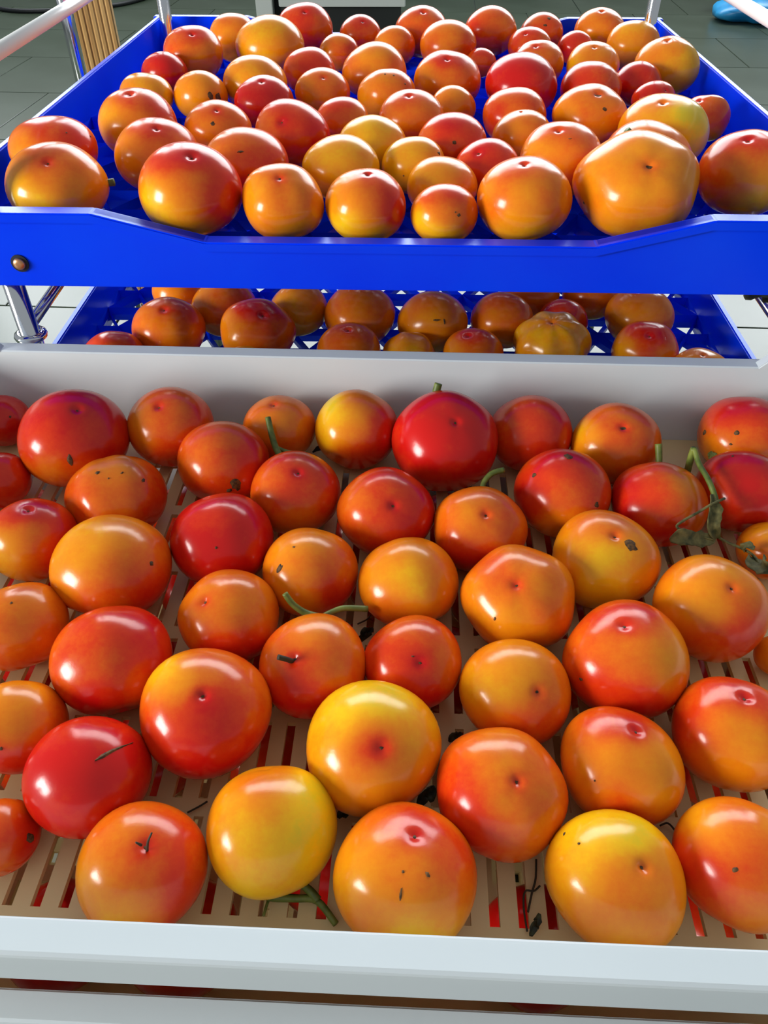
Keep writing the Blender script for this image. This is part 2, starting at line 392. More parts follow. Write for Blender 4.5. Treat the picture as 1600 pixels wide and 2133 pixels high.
lugs = [lug(0.309, 0.335, RA1 + 0.012, RB1 - 0.0005, RB1 + 0.010), lug(-0.379, -0.405, RA0 - 0.012, RB1 - 0.0005, RB1 + 0.010),
        lug(0.309, 0.335, RA1 + 0.012, RB0 - 0.012, RB0 + 0.0005), lug(-0.379, -0.405, RA0 - 0.012, RB0 - 0.012, RB0 + 0.0005)]
PITCH = 0.108
def white_tray(k, label):
    t = empty('white_tray', WL(0, 0, -0.453 - PITCH * k), -PW); tag(t, label, 'tray', 'stack of white slotted trays')
    obj('slotted_floor', wt_me['floor'], M['white_floor_bounce'], t); obj('rim', wt_me['rim'], M['white'], t)
    for nm, q in (('end_wall', 'wf'), ('end_wall', 'wb'), ('side_wall', 'wl'), ('side_wall', 'wr')): obj(nm, wt_me[q], M['white'], t)
    for l in lugs: obj('stacking_lug', l, M['white'], t)
    return t
white_tray(0, 'white slotted plastic tray of ripe tomatoes in the foreground')
white_tray(1, 'white plastic tray directly under the foreground tray, only its rim showing')
for k in range(2, 6): white_tray(k, 'empty white plastic tray hidden low in the stack')

TOM = [
('U1', -0.2986, 0.7216, 0.7371, 0.0453, 0.0351, (0.124, -0.511, 0.85), ((0.28, -0.33, 0.9, 6), (0.33, -0.85, 0.4, 5), (0.2, -0.93, -0.31, 3), (-0.25, -0.97, -0.07, 2), (0.68, -0.71, -0.2, 4)), 'biggest orange tomato in left front corner of upper blue tray'),
('U2', -0.332, 0.8151, 0.7353, 0.0422, 0.0333, None, ((0.3, -0.36, 0.88, 7), (0.34, -0.87, 0.36, 6), (-0.39, -0.85, 0.35, 4), (0.73, -0.25, 0.64, 8)), 'flat-topped red-orange tomato behind the left front corner tomato, upper blue tray'),
('U3', -0.1734, 0.7036, 0.7397, 0.0461, 0.0377, (0.21, -0.327, 0.921), ((0.18, -0.38, 0.91, 8), (0.21, -0.89, 0.41, 5), (-0.35, -0.93, -0.1, 2), (0.12, -0.94, -0.31, 3), (0.81, -0.53, 0.25, 8), (0.6, -0.78, -0.17, 8)), 'large pink-topped tomato, second from left in front row of upper tray'),
('U4', -0.2264, 0.8058, 0.736, 0.0407, 0.034, (0.197, -0.373, 0.907), ((0.22, -0.4, 0.89, 7), (0.24, -0.9, 0.36, 5), (-0.48, -0.82, 0.33, 4), (0.84, -0.5, 0.21, 6)), 'orange tomato with deep pink dimple behind the second front-row tomato, upper tray'),
('U5', -0.2686, 0.9041, 0.7371, 0.0421, 0.0351, (-0.004, -0.252, 0.968), ((0.24, -0.43, 0.87, 6), (0.26, -0.91, 0.32, 4), (-0.47, -0.83, 0.3, 3), (0.85, -0.49, 0.18, 6), (0.69, -0.34, 0.64, 8), (0.13, -0.91, -0.4, 3)), 'tall amber tomato alone beside bare lattice at left of upper tray'),
('U6', -0.09, 0.692, 0.7332, 0.0368, 0.0312, (0.017, -0.465, 0.885), ((0.11, -0.9, 0.41, 5), (0.1, -0.39, 0.92, 5), (-0.59, -0.73, 0.34, 4), (0.06, -0.95, -0.31, 4)), 'lobed plain orange tomato, third from left in front row of upper tray'),
('U7', -0.0165, 0.6892, 0.7312, 0.0361, 0.0292, (0.047, -0.135, 0.99), ((0.02, -0.9, 0.43, 5), (-0.66, -0.68, 0.33, 4), (-0.47, -0.87, -0.12, 1), (0.69, -0.65, 0.32, 9), (0.5, -0.44, 0.75, 7), (0.01, -0.96, -0.29, 3)), "half orange half red tomato in middle of upper tray's front row"),
('U8', 0.0534, 0.6811, 0.7266, 0.03, 0.0246, None, ((-0.06, -0.36, 0.93, 7), (-0.07, -0.9, 0.44, 6), (-0.53, -0.84, -0.13, 2), (-0.04, -0.95, -0.29, 3), (0.63, -0.7, 0.34, 6)), "smallest tomato of upper tray's front row, orange with dark specks"),
('U9', 0.1247, 0.6911, 0.7357, 0.0419, 0.0337, (-0.119, -0.163, 0.979), ((-0.15, -0.89, 0.43, 4), (-0.13, -0.37, 0.92, 6), (0.55, -0.75, 0.36, 5), (-0.09, -0.95, -0.29, 3), (-0.78, -0.56, 0.27, 5)), 'broad orange tomato with thread stem, third from right in upper front row'),
('U10', 0.2236, 0.7009, 0.7452, 0.0543, 0.0432, (-0.088, -0.703, 0.705), ((-0.26, -0.88, 0.4, 4), (-0.23, -0.37, 0.9, 4), (-0.84, -0.49, 0.23, 4), (0.44, -0.81, 0.38, 4), (-0.15, -0.94, -0.3, 4)), "huge amber tomato with brown navel in upper tray's front row"),
('U11', 0.3405, 0.7475, 0.7387, 0.0436, 0.0367, (-0.28, -0.277, 0.919), ((-0.33, -0.35, 0.88, 7), (-0.37, -0.86, 0.36, 5), (0.35, -0.86, 0.36, 5), (0.25, -0.96, -0.12, 2), (-0.91, -0.39, 0.17, 6)), "pink-topped orange tomato at right end of upper tray's front row"),
('U12', 0.2613, 0.7979, 0.7359, 0.0439, 0.0339, None, ((-0.24, -0.38, 0.9, 5), (-0.28, -0.88, 0.38, 4), (0.44, -0.82, 0.35, 5), (-0.86, -0.47, 0.21, 6)), 'double-lobed tomato with dry stalk stub just behind the huge amber one'),
('U13', 0.2974, 0.8779, 0.7373, 0.0464, 0.0353, (-0.231, -0.27, 0.935), ((-0.25, -0.4, 0.88, 4), (-0.29, -0.89, 0.35, 3), (-0.86, -0.47, 0.19, 4), (0.43, -0.84, 0.33, 1), (0.21, -0.62, 0.76, 0)), 'yellow tomato with green tinge and pink dimple near right side, upper tray'),
('U14', 0.3719, 0.9654, 0.7269, 0.0295, 0.0249, (-0.485, -0.194, 0.853), ((-0.32, -0.4, 0.86, 6), (-0.33, -0.89, 0.3, 6), (0.41, -0.86, 0.29, 7), (-0.16, -0.89, -0.42, 5)), 'small brownish lobed tomato against right wall of upper blue tray'),
('U15', 0.1752, 0.797, 0.7355, 0.0405, 0.0335, (-0.223, -0.272, 0.936), ((-0.17, -0.41, 0.89, 6), (-0.19, -0.91, 0.37, 4), (-0.81, -0.54, 0.23, 4), (0.37, -0.92, -0.15, 8), (-0.1, -0.93, -0.36, 5)), 'orange tomato with round dimple behind thread-stemmed one, upper tray'),
('U16', 0.1024, 0.7931, 0.7287, 0.0328, 0.0267, (-0.395, -0.488, 0.778), ((-0.1, -0.41, 0.91, 8), (-0.11, -0.92, 0.39, 8), (-0.76, -0.6, 0.25, 7), (0.59, -0.74, 0.31, 7), (-0.06, -0.94, -0.35, 7)), 'small red-pink tomato with dimple behind the yellow pair, upper tray'),
('U17', 0.0551, 0.7426, 0.7283, 0.0334, 0.0263, None, ((-0.06, -0.38, 0.92, 4), (-0.06, -0.91, 0.42, 3), (-0.73, -0.62, 0.29, 3), (0.63, -0.7, 0.33, 5)), 'wide amber tomato half hidden behind smallest front-row tomato, upper tray'),
('U18', 0.0295, 0.8006, 0.7286, 0.0318, 0.0266, None, ((-0.03, -0.93, 0.38, 3), (-0.71, -0.66, 0.27, 2), (-0.03, -0.42, 0.91, 3), (0.66, -0.7, 0.29, 4)), 'round yellow tomato with black dot on its right, upper tray'),
('U19', -0.0423, 0.7835, 0.7317, 0.0381, 0.0297, None, ((0.04, -0.4, 0.91, 3), (0.05, -0.91, 0.4, 2), (-0.64, -0.7, 0.31, 3), (0.71, -0.64, 0.29, 3), (0.03, -0.94, -0.33, 2)), 'bright yellow flattened tomato behind front row, left of centre, upper tray'),
('U20', -0.1363, 0.792, 0.7341, 0.042, 0.0321, None, ((0.13, -0.4, 0.91, 6), (0.15, -0.91, 0.4, 6), (0.78, -0.57, 0.25, 7), (0.09, -0.94, -0.33, 7), (-0.39, -0.91, -0.13, 8), (-0.56, -0.76, 0.34, 5)), 'wide orange-red tomato with brown scratch, behind second front-row tomato'),
('U21', -0.0974, 0.8785, 0.7353, 0.04, 0.0333, (-0.173, -0.742, 0.647), ((0.09, -0.45, 0.89, 7), (0.1, -0.93, 0.34, 7), (0.75, -0.62, 0.23, 9), (0.05, -0.92, -0.39, 8), (-0.6, -0.75, 0.28, 6)), 'tall red-orange tomato standing left of centre in upper blue tray'),
('U22', -0.183, 0.9121, 0.7304, 0.0367, 0.0284, (0.127, -0.463, 0.877), ((0.18, -0.92, 0.35, 5), (0.16, -0.42, 0.89, 6), (-0.54, -0.79, 0.3, 5), (0.8, -0.56, 0.22, 5)), 'flattened orange tomato with black dot, left part of upper tray'),
('U23', -0.0121, 0.8577, 0.7306, 0.0359, 0.0286, None, ((0.01, -0.43, 0.9, 2), (0.01, -0.93, 0.37, 2), (-0.67, -0.69, 0.28, 3), (0.69, -0.67, 0.27, 3)), 'lemon-yellow tomato with green streak near middle of upper tray'),
('U24', -0.0475, 0.9552, 0.7268, 0.0304, 0.0248, None, ((0.04, -0.46, 0.89, 7), (0.05, -0.94, 0.33, 6), (-0.65, -0.72, 0.25, 6), (0.72, -0.66, 0.23, 5)), 'small orange tomato right of the tall red-orange one, upper tray'),
('U25', 0.0316, 0.9429, 0.7318, 0.0375, 0.0298, (-0.104, -0.322, 0.941), ((-0.03, -0.46, 0.89, 6), (-0.03, -0.94, 0.34, 5), (0.66, -0.71, 0.26, 5), (-0.02, -0.92, -0.4, 6)), 'orange tomato with small dimple at centre of upper blue tray'),
('U26', 0.0711, 0.8565, 0.7316, 0.037, 0.0296, None, ((-0.07, -0.43, 0.9, 8), (-0.07, -0.93, 0.37, 7), (-0.73, -0.63, 0.25, 6), (0.62, -0.73, 0.29, 7), (-0.04, -0.93, -0.37, 6)), 'red-topped tomato with star-shaped scar in middle of upper tray'),
('U27', 0.0838, 1.0187, 0.7252, 0.0279, 0.0232, None, ((-0.08, -0.95, 0.31, 4), (-0.07, -0.48, 0.88, 4), (0.63, -0.74, 0.24, 5), (-0.74, -0.64, 0.21, 5)), 'small amber tomato right of centre dimpled one, upper tray'),
('U28', 0.15, 0.8919, 0.7283, 0.0322, 0.0263, (-0.151, 0.01, 0.988), ((-0.15, -0.93, 0.35, 4), (-0.14, -0.43, 0.89, 5), (0.56, -0.77, 0.29, 5), (-0.79, -0.58, 0.22, 4)), 'amber tomato with crease, right of middle of upper tray'),
('U29', 0.1499, 0.9586, 0.7311, 0.0365, 0.0291, None, ((-0.13, -0.45, 0.88, 6), (-0.14, -0.93, 0.33, 6), (-0.78, -0.59, 0.21, 7), (0.57, -0.77, 0.28, 6)), 'orange-red tomato mostly behind the creased amber one, upper tray'),
('U30', 0.2323, 0.9432, 0.7345, 0.0414, 0.0325, (0.032, -0.446, 0.895), ((-0.22, -0.92, 0.33, 5), (-0.2, -0.43, 0.88, 5), (-0.83, -0.53, 0.2, 4), (0.5, -0.81, 0.3, 5), (-0.11, -0.91, -0.39, 5)), 'broad orange tomato with brown-scarred dimple, right half of upper tray'),
('U31', 0.1711, 1.0661, 0.7375, 0.0448, 0.0355, None, ((-0.15, -0.94, 0.3, 9), (-0.14, -0.48, 0.86, 9), (-0.78, -0.59, 0.19, 9), (0.57, -0.79, 0.25, 9), (-0.07, -0.9, -0.43, 8)), 'largest deep red glossy tomato in upper blue tray'),
('U32', 0.0811, 1.0988, 0.7352, 0.0429, 0.0332, (-0.064, -0.479, 0.875), ((-0.06, -0.49, 0.87, 7), (-0.07, -0.95, 0.3, 5), (-0.73, -0.65, 0.21, 4), (0.63, -0.74, 0.24, 6), (-0.03, -0.9, -0.43, 6)), 'broad pink-topped tomato left of the deep red one, upper tray'),
('U33', 0.2605, 1.0741, 0.732, 0.0381, 0.03, None, ((-0.21, -0.46, 0.86, 7), (-0.22, -0.93, 0.3, 7), (0.51, -0.82, 0.26, 6), (-0.83, -0.53, 0.18, 8)), 'dull red-orange tomato right of the deep red one, upper tray'),
('U34', 0.3281, 1.1098, 0.7283, 0.0312, 0.0263, None, ((-0.27, -0.92, 0.27, 8), (-0.26, -0.46, 0.85, 9), (-0.86, -0.49, 0.15, 9), (0.47, -0.85, 0.25, 7)), 'square-shouldered red tomato near right wall, upper tray'),
('U35', 0.3351, 1.0525, 0.7237, 0.0267, 0.0217, (0.301, -0.614, 0.729), ((-0.28, -0.91, 0.3, 8), (-0.27, -0.43, 0.86, 8), (-0.87, -0.47, 0.16, 8)), 'low red tomato with sideways dimple peeking behind yellow-green one'),
('U36', 0.3775, 1.16, 0.7371, 0.0419, 0.0351, (-0.242, -0.213, 0.947), ((-0.29, -0.47, 0.84, 4), (-0.29, -0.92, 0.26, 3), (-0.87, -0.47, 0.14, 4), (0.45, -0.86, 0.24, 2), (-0.13, -0.87, -0.47, 3), (0.34, -0.91, -0.25, 3)), 'tall amber tomato next to right wall, back part of upper tray'),
('U37', 0.3685, 1.3048, 0.7336, 0.0391, 0.0316, None, ((-0.26, -0.94, 0.24, 3), (-0.26, -0.49, 0.83, 3), (-0.85, -0.5, 0.14, 4), (0.48, -0.85, 0.22, 4)), 'yellow tomato in right back part of upper tray, behind tall amber one'),
('U38', 0.3389, 1.4036, 0.7333, 0.0391, 0.0313, (-0.133, -0.321, 0.938), ((-0.22, -0.51, 0.83, 5), (-0.22, -0.95, 0.23, 4), (-0.84, -0.53, 0.13, 5), (-0.6, -0.73, -0.33, 2), (0.51, -0.84, 0.2, 5)), 'orange tomato with yellow stripe near right back corner, upper tray'),
('U39', 0.2496, 1.4115, 0.7298, 0.0337, 0.0278, None, ((-0.17, -0.96, 0.23, 7), (-0.17, -0.53, 0.83, 6), (0.56, -0.81, 0.19, 6)), 'dull brownish tomato with dark specks in back row, upper tray'),
('U40', 0.2183, 1.3214, 0.728, 0.0323, 0.026, (-0.303, -0.518, 0.8), ((-0.15, -0.96, 0.25, 7), (-0.15, -0.51, 0.84, 7), (0.57, -0.8, 0.21, 6)), 'small red-orange tomato in front of dull brownish one, upper tray'),
('U41', 0.2901, 1.3363, 0.7243, 0.0269, 0.0223, None, ((-0.2, -0.95, 0.24, 7), (-0.2, -0.51, 0.84, 7), (-0.83, -0.55, 0.14, 8)), 'smallest red-orange tomato between amber ones, right back of upper tray'),
('U42', 0.2875, 1.1954, 0.7307, 0.036, 0.0287, (-0.129, -0.431, 0.893), ((-0.22, -0.94, 0.27, 4), (-0.21, -0.48, 0.85, 4), (-0.83, -0.53, 0.16, 3), (0.51, -0.83, 0.24, 4)), 'amber tomato with small dimple behind dull red-orange one, upper tray'),
('U43', 0.213, 1.205, 0.7306, 0.0356, 0.0286, (-0.232, -0.404, 0.885), ((-0.16, -0.95, 0.27, 5), (-0.16, -0.5, 0.85, 6), (0.56, -0.8, 0.23, 5), (-0.8, -0.58, 0.17, 6)), 'orange tomato with dimple directly behind the deep red one, upper tray'),
('U44', 0.1402, 1.2593, 0.7206, 0.022, 0.0186, None, ((-0.11, -0.96, 0.25, 7), (-0.11, -0.52, 0.85, 7), (-0.76, -0.62, 0.17, 6)), 'tiniest red-orange tomato left of a dry stalk, upper tray'),
('U45', 0.1662, 1.3906, 0.7358, 0.0407, 0.0338, None, ((-0.11, -0.97, 0.23, 6), (-0.12, -0.54, 0.83, 6), (0.6, -0.78, 0.19, 5), (-0.76, -0.63, 0.15, 7), (-0.05, -0.86, -0.5, 7)), 'tall orange-red tomato in back row right of centre, upper tray'),
('U46', 0.0944, 1.2978, 0.7345, 0.0413, 0.0325, None, ((-0.07, -0.96, 0.26, 5), (-0.07, -0.53, 0.85, 5), (0.63, -0.75, 0.2, 6), (-0.73, -0.66, 0.18, 6)), 'pear-humped orange tomato behind the broad pink-topped one, upper tray'),
('U47', 0.058, 1.3807, 0.7364, 0.0416, 0.0344, (0.028, -0.446, 0.895), ((-0.04, -0.97, 0.23, 6), (-0.04, -0.55, 0.83, 6), (-0.71, -0.68, 0.17, 6), (-0.02, -0.87, -0.5, 7)), "orange-red dimpled tomato in centre of upper tray's back row"),
('U48', 0.0158, 1.3241, 0.7287, 0.0315, 0.0267, None, ((-0.01, -0.97, 0.24, 5), (-0.01, -0.54, 0.84, 5), (0.68, -0.71, 0.18, 6), (-0.7, -0.7, 0.17, 4)), 'smooth narrow orange tomato left of the central back dimpled one'),
('U49', -0.0127, 1.1465, 0.7355, 0.043, 0.0335, None, ((0.01, -0.96, 0.29, 4), (0.01, -0.51, 0.86, 4), (-0.67, -0.71, 0.22, 5), (0.69, -0.69, 0.21, 5), (0.0, -0.9, -0.44, 6)), 'wide amber tomato in back half, left of pink-topped one, upper tray'),
('U50', 0.0035, 1.0441, 0.7312, 0.0364, 0.0292, None, ((-0.0, -0.95, 0.31, 5), (-0.0, -0.49, 0.87, 5), (0.68, -0.7, 0.23, 6), (-0.69, -0.69, 0.23, 4)), 'orange tomato speckled with dark dots, centre of upper tray'),
('U51', -0.037, 1.3977, 0.7293, 0.0328, 0.0273, (0.153, -0.57, 0.807), ((0.03, -0.97, 0.23, 7), (0.03, -0.55, 0.84, 7), (0.71, -0.69, 0.17, 6), (-0.67, -0.72, 0.17, 6)), 'small red-orange back-row tomato with star dimple, upper tray'),
('U52', -0.0666, 1.294, 0.7265, 0.0292, 0.0245, None, ((0.05, -0.97, 0.25, 6), (0.05, -0.53, 0.85, 5), (-0.65, -0.73, 0.19, 4), (0.72, -0.67, 0.17, 7)), 'small orange tomato left of wide amber one, back of upper tray'),
('U53', -0.1234, 1.4001, 0.7372, 0.0433, 0.0352, (0.073, -0.64, 0.765), ((0.08, -0.97, 0.23, 7), (0.09, -0.55, 0.83, 7), (0.74, -0.65, 0.16, 6), (0.03, -0.87, -0.5, 8)), 'red-orange back-row tomato below the white cabinet, upper tray'),
('U54', -0.1001, 1.162, 0.7308, 0.0352, 0.0288, None, ((0.08, -0.96, 0.28, 7), (0.08, -0.51, 0.86, 7), (-0.62, -0.75, 0.22, 6), (0.74, -0.64, 0.19, 7)), 'round-shouldered red-orange tomato in back half, left of centre'),
('U55', -0.1645, 1.2705, 0.7399, 0.0497, 0.0379, None, ((0.12, -0.96, 0.26, 3), (0.12, -0.52, 0.85, 3), (-0.59, -0.78, 0.22, 3), (0.77, -0.62, 0.18, 4)), 'biggest amber tomato in back half of upper tray'),
('U56', -0.2274, 1.3464, 0.7345, 0.0384, 0.0325, None, ((0.16, -0.96, 0.23, 4), (0.16, -0.53, 0.83, 5), (-0.56, -0.8, 0.2, 4), (0.06, -0.86, -0.5, 4)), "orange tomato in back row near the tray's left back corner"),
('U57', -0.2687, 1.2356, 0.7362, 0.0418, 0.0342, (0.14, -0.491, 0.86), ((0.2, -0.5, 0.84, 7), (0.2, -0.95, 0.25, 5), (-0.53, -0.82, 0.22, 6), (0.82, -0.55, 0.15, 5)), 'pink-shouldered orange tomato in front of the left back chrome post'),
('U58', -0.2974, 1.1719, 0.7274, 0.0307, 0.0254, None, ((0.23, -0.94, 0.27, 9), (0.23, -0.48, 0.85, 9), (0.84, -0.52, 0.15, 8), (-0.5, -0.83, 0.24, 8)), 'small red tomato by the left wall, back of upper tray'),
('U59', -0.2934, 1.0477, 0.7286, 0.0331, 0.0266, None, ((0.25, -0.92, 0.3, 3), (0.24, -0.44, 0.86, 3), (0.85, -0.5, 0.17, 3), (-0.48, -0.83, 0.27, 4)), 'amber tomato peeking over the tall one by the left wall'),
('U60', -0.227, 1.0496, 0.7298, 0.0332, 0.0278, None, ((0.2, -0.94, 0.29, 4), (0.19, -0.47, 0.86, 4), (-0.53, -0.81, 0.25, 4), (0.82, -0.55, 0.18, 4)), 'dull amber tomato with two black rotten holes, upper tray'),
('U61', -0.1638, 1.0902, 0.7337, 0.0404, 0.0317, None, ((0.14, -0.94, 0.3, 3), (0.13, -0.48, 0.87, 4), (-0.58, -0.78, 0.25, 3), (0.78, -0.6, 0.19, 4)), 'wide amber tomato behind the bright red one, left back of upper tray'),
('U62', -0.1449, 1.0188, 0.7301, 0.0357, 0.0281, (0.04, -0.339, 0.94), ((0.13, -0.94, 0.32, 9), (0.12, -0.46, 0.88, 9), (-0.58, -0.77, 0.26, 9), (0.77, -0.6, 0.21, 8)), 'bright red tomato in left half of upper blue tray'),
('U63', -0.0771, 1.0668, 0.729, 0.0347, 0.027, (0.094, -0.542, 0.835), ((0.07, -0.95, 0.31, 5), (0.06, -0.48, 0.88, 5), (-0.63, -0.73, 0.24, 4), (0.73, -0.65, 0.22, 6)), 'low orange tomato with dimple between red ones, upper tray'),
('L1', -0.3131, 0.778, 0.5209, 0.0366, 0.0309, None, ((0.3, -0.77, 0.56, 6), (0.22, -0.17, 0.96, 7)), 'red-brown tomato at left front of shaded lower blue tray'),
('L2', -0.2609, 0.8359, 0.5262, 0.0437, 0.0362, (0.067, -0.326, 0.943), ((0.24, -0.8, 0.54, 5), (0.18, -0.21, 0.96, 6), (-0.48, -0.73, 0.49, 5)), 'large brownish-orange tomato by the left lattice of lower blue tray'),
('L3', -0.2028, 0.8946, 0.5245, 0.0413, 0.0345, None, ((0.18, -0.83, 0.53, 6), (-0.53, -0.71, 0.45, 4), (0.8, -0.5, 0.32, 6)), 'orange tomato behind two front left ones, lower blue tray'),
('L4', -0.1512, 0.8282, 0.5273, 0.0452, 0.0373, (0.309, -0.38, 0.872), ((0.14, -0.82, 0.56, 6), (0.11, -0.22, 0.97, 8), (0.1, -0.98, -0.15, 5), (-0.56, -0.68, 0.47, 4)), 'big tomato with red top, left of middle in lower blue tray'),
('L5', -0.1577, 0.7518, 0.5186, 0.0341, 0.0286, None, ((0.16, -0.79, 0.59, 3), (0.12, -0.17, 0.98, 3)), 'amber tomato top showing over white rim, lower blue tray'),
('L6', -0.109, 0.8957, 0.5214, 0.0369, 0.0314, None, ((0.1, -0.84, 0.53, 3), (0.08, -0.26, 0.96, 4)), 'yellowish tomato in shade behind red-topped one, lower blue tray'),
('L7', -0.0302, 0.8709, 0.5264, 0.0442, 0.0364, None, ((0.03, -0.84, 0.55, 5), (0.02, -0.24, 0.97, 5)), 'wide orange tomato in shade, middle left of lower blue tray'),
('L8', -0.0415, 0.7924, 0.5213, 0.0376, 0.0313, (-0.016, -0.075, 0.997), ((0.04, -0.81, 0.58, 5), (0.03, -0.2, 0.98, 6), (0.03, -0.99, -0.13, 4)), "orange tomato with shallow dimple in middle of lower blue tray's front"),
('L9', 0.0298, 0.7912, 0.5167, 0.0316, 0.0267, None, ((-0.03, -0.81, 0.58, 3), (-0.02, -0.2, 0.98, 4), (-0.71, -0.58, 0.41, 3)), 'small ribbed yellow tomato over white rim, lower blue tray'),
('L10', 0.0598, 0.8571, 0.5259, 0.0435, 0.0359, None, ((-0.06, -0.83, 0.55, 4), (-0.04, -0.24, 0.97, 5), (-0.04, -0.99, -0.16, 3)), 'amber tomato with fine dark cracks, centre of lower blue tray'),
('L11', 0.1044, 0.7862, 0.52, 0.0357, 0.03, (-0.233, -0.099, 0.967), ((-0.1, -0.81, 0.58, 5), (-0.08, -0.19, 0.98, 7), (-0.75, -0.53, 0.38, 4)), 'orange tomato with reddish top right of small ribbed one, lower tray'),
('L12', 0.1466, 0.8645, 0.5231, 0.039, 0.0331, None, ((-0.14, -0.83, 0.54, 5), (-0.09, -0.98, -0.18, 4), (-0.11, -0.24, 0.97, 6)), 'tall brown-orange tomato right of cracked one, lower blue tray'),
('L13', 0.1981, 0.799, 0.5262, 0.0453, 0.0362, (-0.122, -0.163, 0.979), ((-0.19, -0.79, 0.58, 3), (-0.14, -0.18, 0.97, 3), (-0.81, -0.48, 0.35, 3), (0.53, -0.69, 0.5, 3)), 'widest deeply ribbed yellow tomato in lower blue tray'),
('L14', 0.225, 0.8738, 0.5165, 0.0314, 0.0265, None, ((-0.21, -0.82, 0.53, 7), (-0.16, -0.22, 0.96, 8)), 'small dark red wrinkled tomato behind the ribbed yellow one'),
('L15', 0.1923, 0.9381, 0.5217, 0.0377, 0.0317, None, ((-0.17, -0.84, 0.51, 5),), 'orange tomato in deep shade behind wrinkled red one, lower tray'),
('L16', 0.2726, 0.9388, 0.5214, 0.0373, 0.0314, None, ((-0.23, -0.83, 0.5, 5),), 'orange tomato at back right of shaded lower blue tray'),
('L17', 0.3177, 0.8706, 0.5247, 0.0414, 0.0347, (-0.176, 0.043, 0.983), ((-0.28, -0.81, 0.52, 4), (-0.22, -0.22, 0.95, 5), (-0.19, -0.96, -0.19, 3), (0.44, -0.75, 0.49, 5)), 'large orange tomato near right lattice of lower blue tray'),
('L18', 0.3062, 0.7945, 0.5221, 0.0379, 0.0321, (-0.14, -0.429, 0.893), ((-0.29, -0.78, 0.55, 7), (0.25, -0.41, 0.88, 9), (-0.22, -0.18, 0.96, 8), (-0.87, -0.41, 0.29, 3), (-0.67, -0.74, -0.08, 3), (0.44, -0.74, 0.52, 5)), 'orange tomato with bright red dimple at right of lower tray'),
('L19', 0.3556, 0.744, 0.5192, 0.0348, 0.0292, (-0.112, -0.1, 0.989), ((-0.34, -0.75, 0.57, 3), (-0.25, -0.13, 0.96, 4)), 'pale tomato top with dimple at right end above white rim'),
('L20', -0.2441, 0.7488, 0.5182, 0.0335, 0.0282, None, ((0.24, -0.77, 0.58, 4),), 'sliver of orange tomato above white rim at left, lower tray'),
('L21', 0.155, 0.7363, 0.5179, 0.0334, 0.0279, None, ((-0.16, -0.78, 0.6, 7),), 'sliver of dark red tomato above white rim, right of centre'),
('L22', -0.2732, 0.9522, 0.519, 0.0343, 0.029, None, ((0.23, -0.84, 0.5, 4),), 'olive-yellow tomato at back left of shaded lower blue tray'),
('W1', -0.3603, 0.5914, 0.5676, 0.0268, 0.0236, None, ((0.41, -0.71, 0.58, 8), (0.3, -0.08, 0.95, 9)), 'deep red tomato cut by left edge beside white back wall'),
('W2', -0.2719, 0.5412, 0.5841, 0.0467, 0.0401, (0.313, -0.167, 0.935), ((0.23, -0.09, 0.97, 9), (0.33, -0.71, 0.62, 8), (0.25, -0.97, -0.04, 6), (-0.19, -0.96, 0.21, 5), (0.88, -0.36, 0.31, 8), (-0.38, -0.7, 0.61, 8)), 'dark red tomato with black scar in left back of white tray'),
('W3', -0.1932, 0.5662, 0.5783, 0.0384, 0.0343, (-0.085, -0.351, 0.933), ((0.24, -0.75, 0.62, 6), (0.18, -0.13, 0.98, 6), (0.18, -0.98, -0.07, 7), (-0.47, -0.68, 0.56, 5), (0.84, -0.42, 0.35, 7)), 'orange tomato with creased dimple against white back wall'),
('W4', -0.1375, 0.5157, 0.5774, 0.0389, 0.0334, None, ((0.18, -0.72, 0.67, 7), (0.12, -0.07, 0.99, 6), (0.14, -0.99, 0.0, 7), (-0.53, -0.62, 0.58, 6), (0.8, -0.44, 0.41, 8)), 'red-orange tomato with brown scuff, perched in front of creased one'),
('W5', -0.0958, 0.5721, 0.5721, 0.0334, 0.0281, (-0.086, -0.066, 0.994), ((0.12, -0.75, 0.65, 5), (0.08, -0.1, 0.99, 5), (-0.58, -0.61, 0.53, 5), (0.09, -1.0, -0.03, 6)), 'orange tomato behind a green stalk at white back wall'),
('W6', -0.0246, 0.5619, 0.5783, 0.0378, 0.0343, None, ((-0.65, -0.59, 0.48, 3), (0.03, -0.78, 0.63, 4), (-0.46, -0.28, 0.85, 1), (0.7, -0.56, 0.45, 8), (0.5, -0.86, 0.08, 8), (0.02, -1.0, -0.06, 7), (0.02, -0.15, 0.99, 5)), 'upright tomato, yellow left side and red right, at back wall'),
('W7', 0.053, 0.536, 0.5849, 0.0466, 0.0409, (0.146, -0.431, 0.891), ((-0.07, -0.76, 0.65, 9), (-0.05, -0.13, 0.99, 9), (-0.72, -0.53, 0.45, 9), (0.61, -0.6, 0.52, 9), (-0.05, -1.0, -0.02, 8)), 'brightest red tomato with stalk on top, back of white tray'),
('W8', 0.1315, 0.5578, 0.5777, 0.0375, 0.0337, None, ((-0.17, -0.76, 0.63, 7), (-0.12, -0.13, 0.98, 7), (0.54, -0.65, 0.54, 8), (-0.79, -0.47, 0.39, 7), (-0.12, -0.99, -0.06, 8)), 'red-orange tomato right of the brightest red one at back'),
('W9', 0.2048, 0.5423, 0.5776, 0.0392, 0.0336, (-0.072, -0.441, 0.895), ((-0.26, -0.72, 0.64, 6), (-0.84, -0.4, 0.36, 3), (-0.18, -0.09, 0.98, 6), (0.46, -0.67, 0.59, 6), (-0.2, -0.98, -0.03, 7), (-0.66, -0.75, 0.02, 4)), 'orange tomato with brown navel and yellow left side at back'),
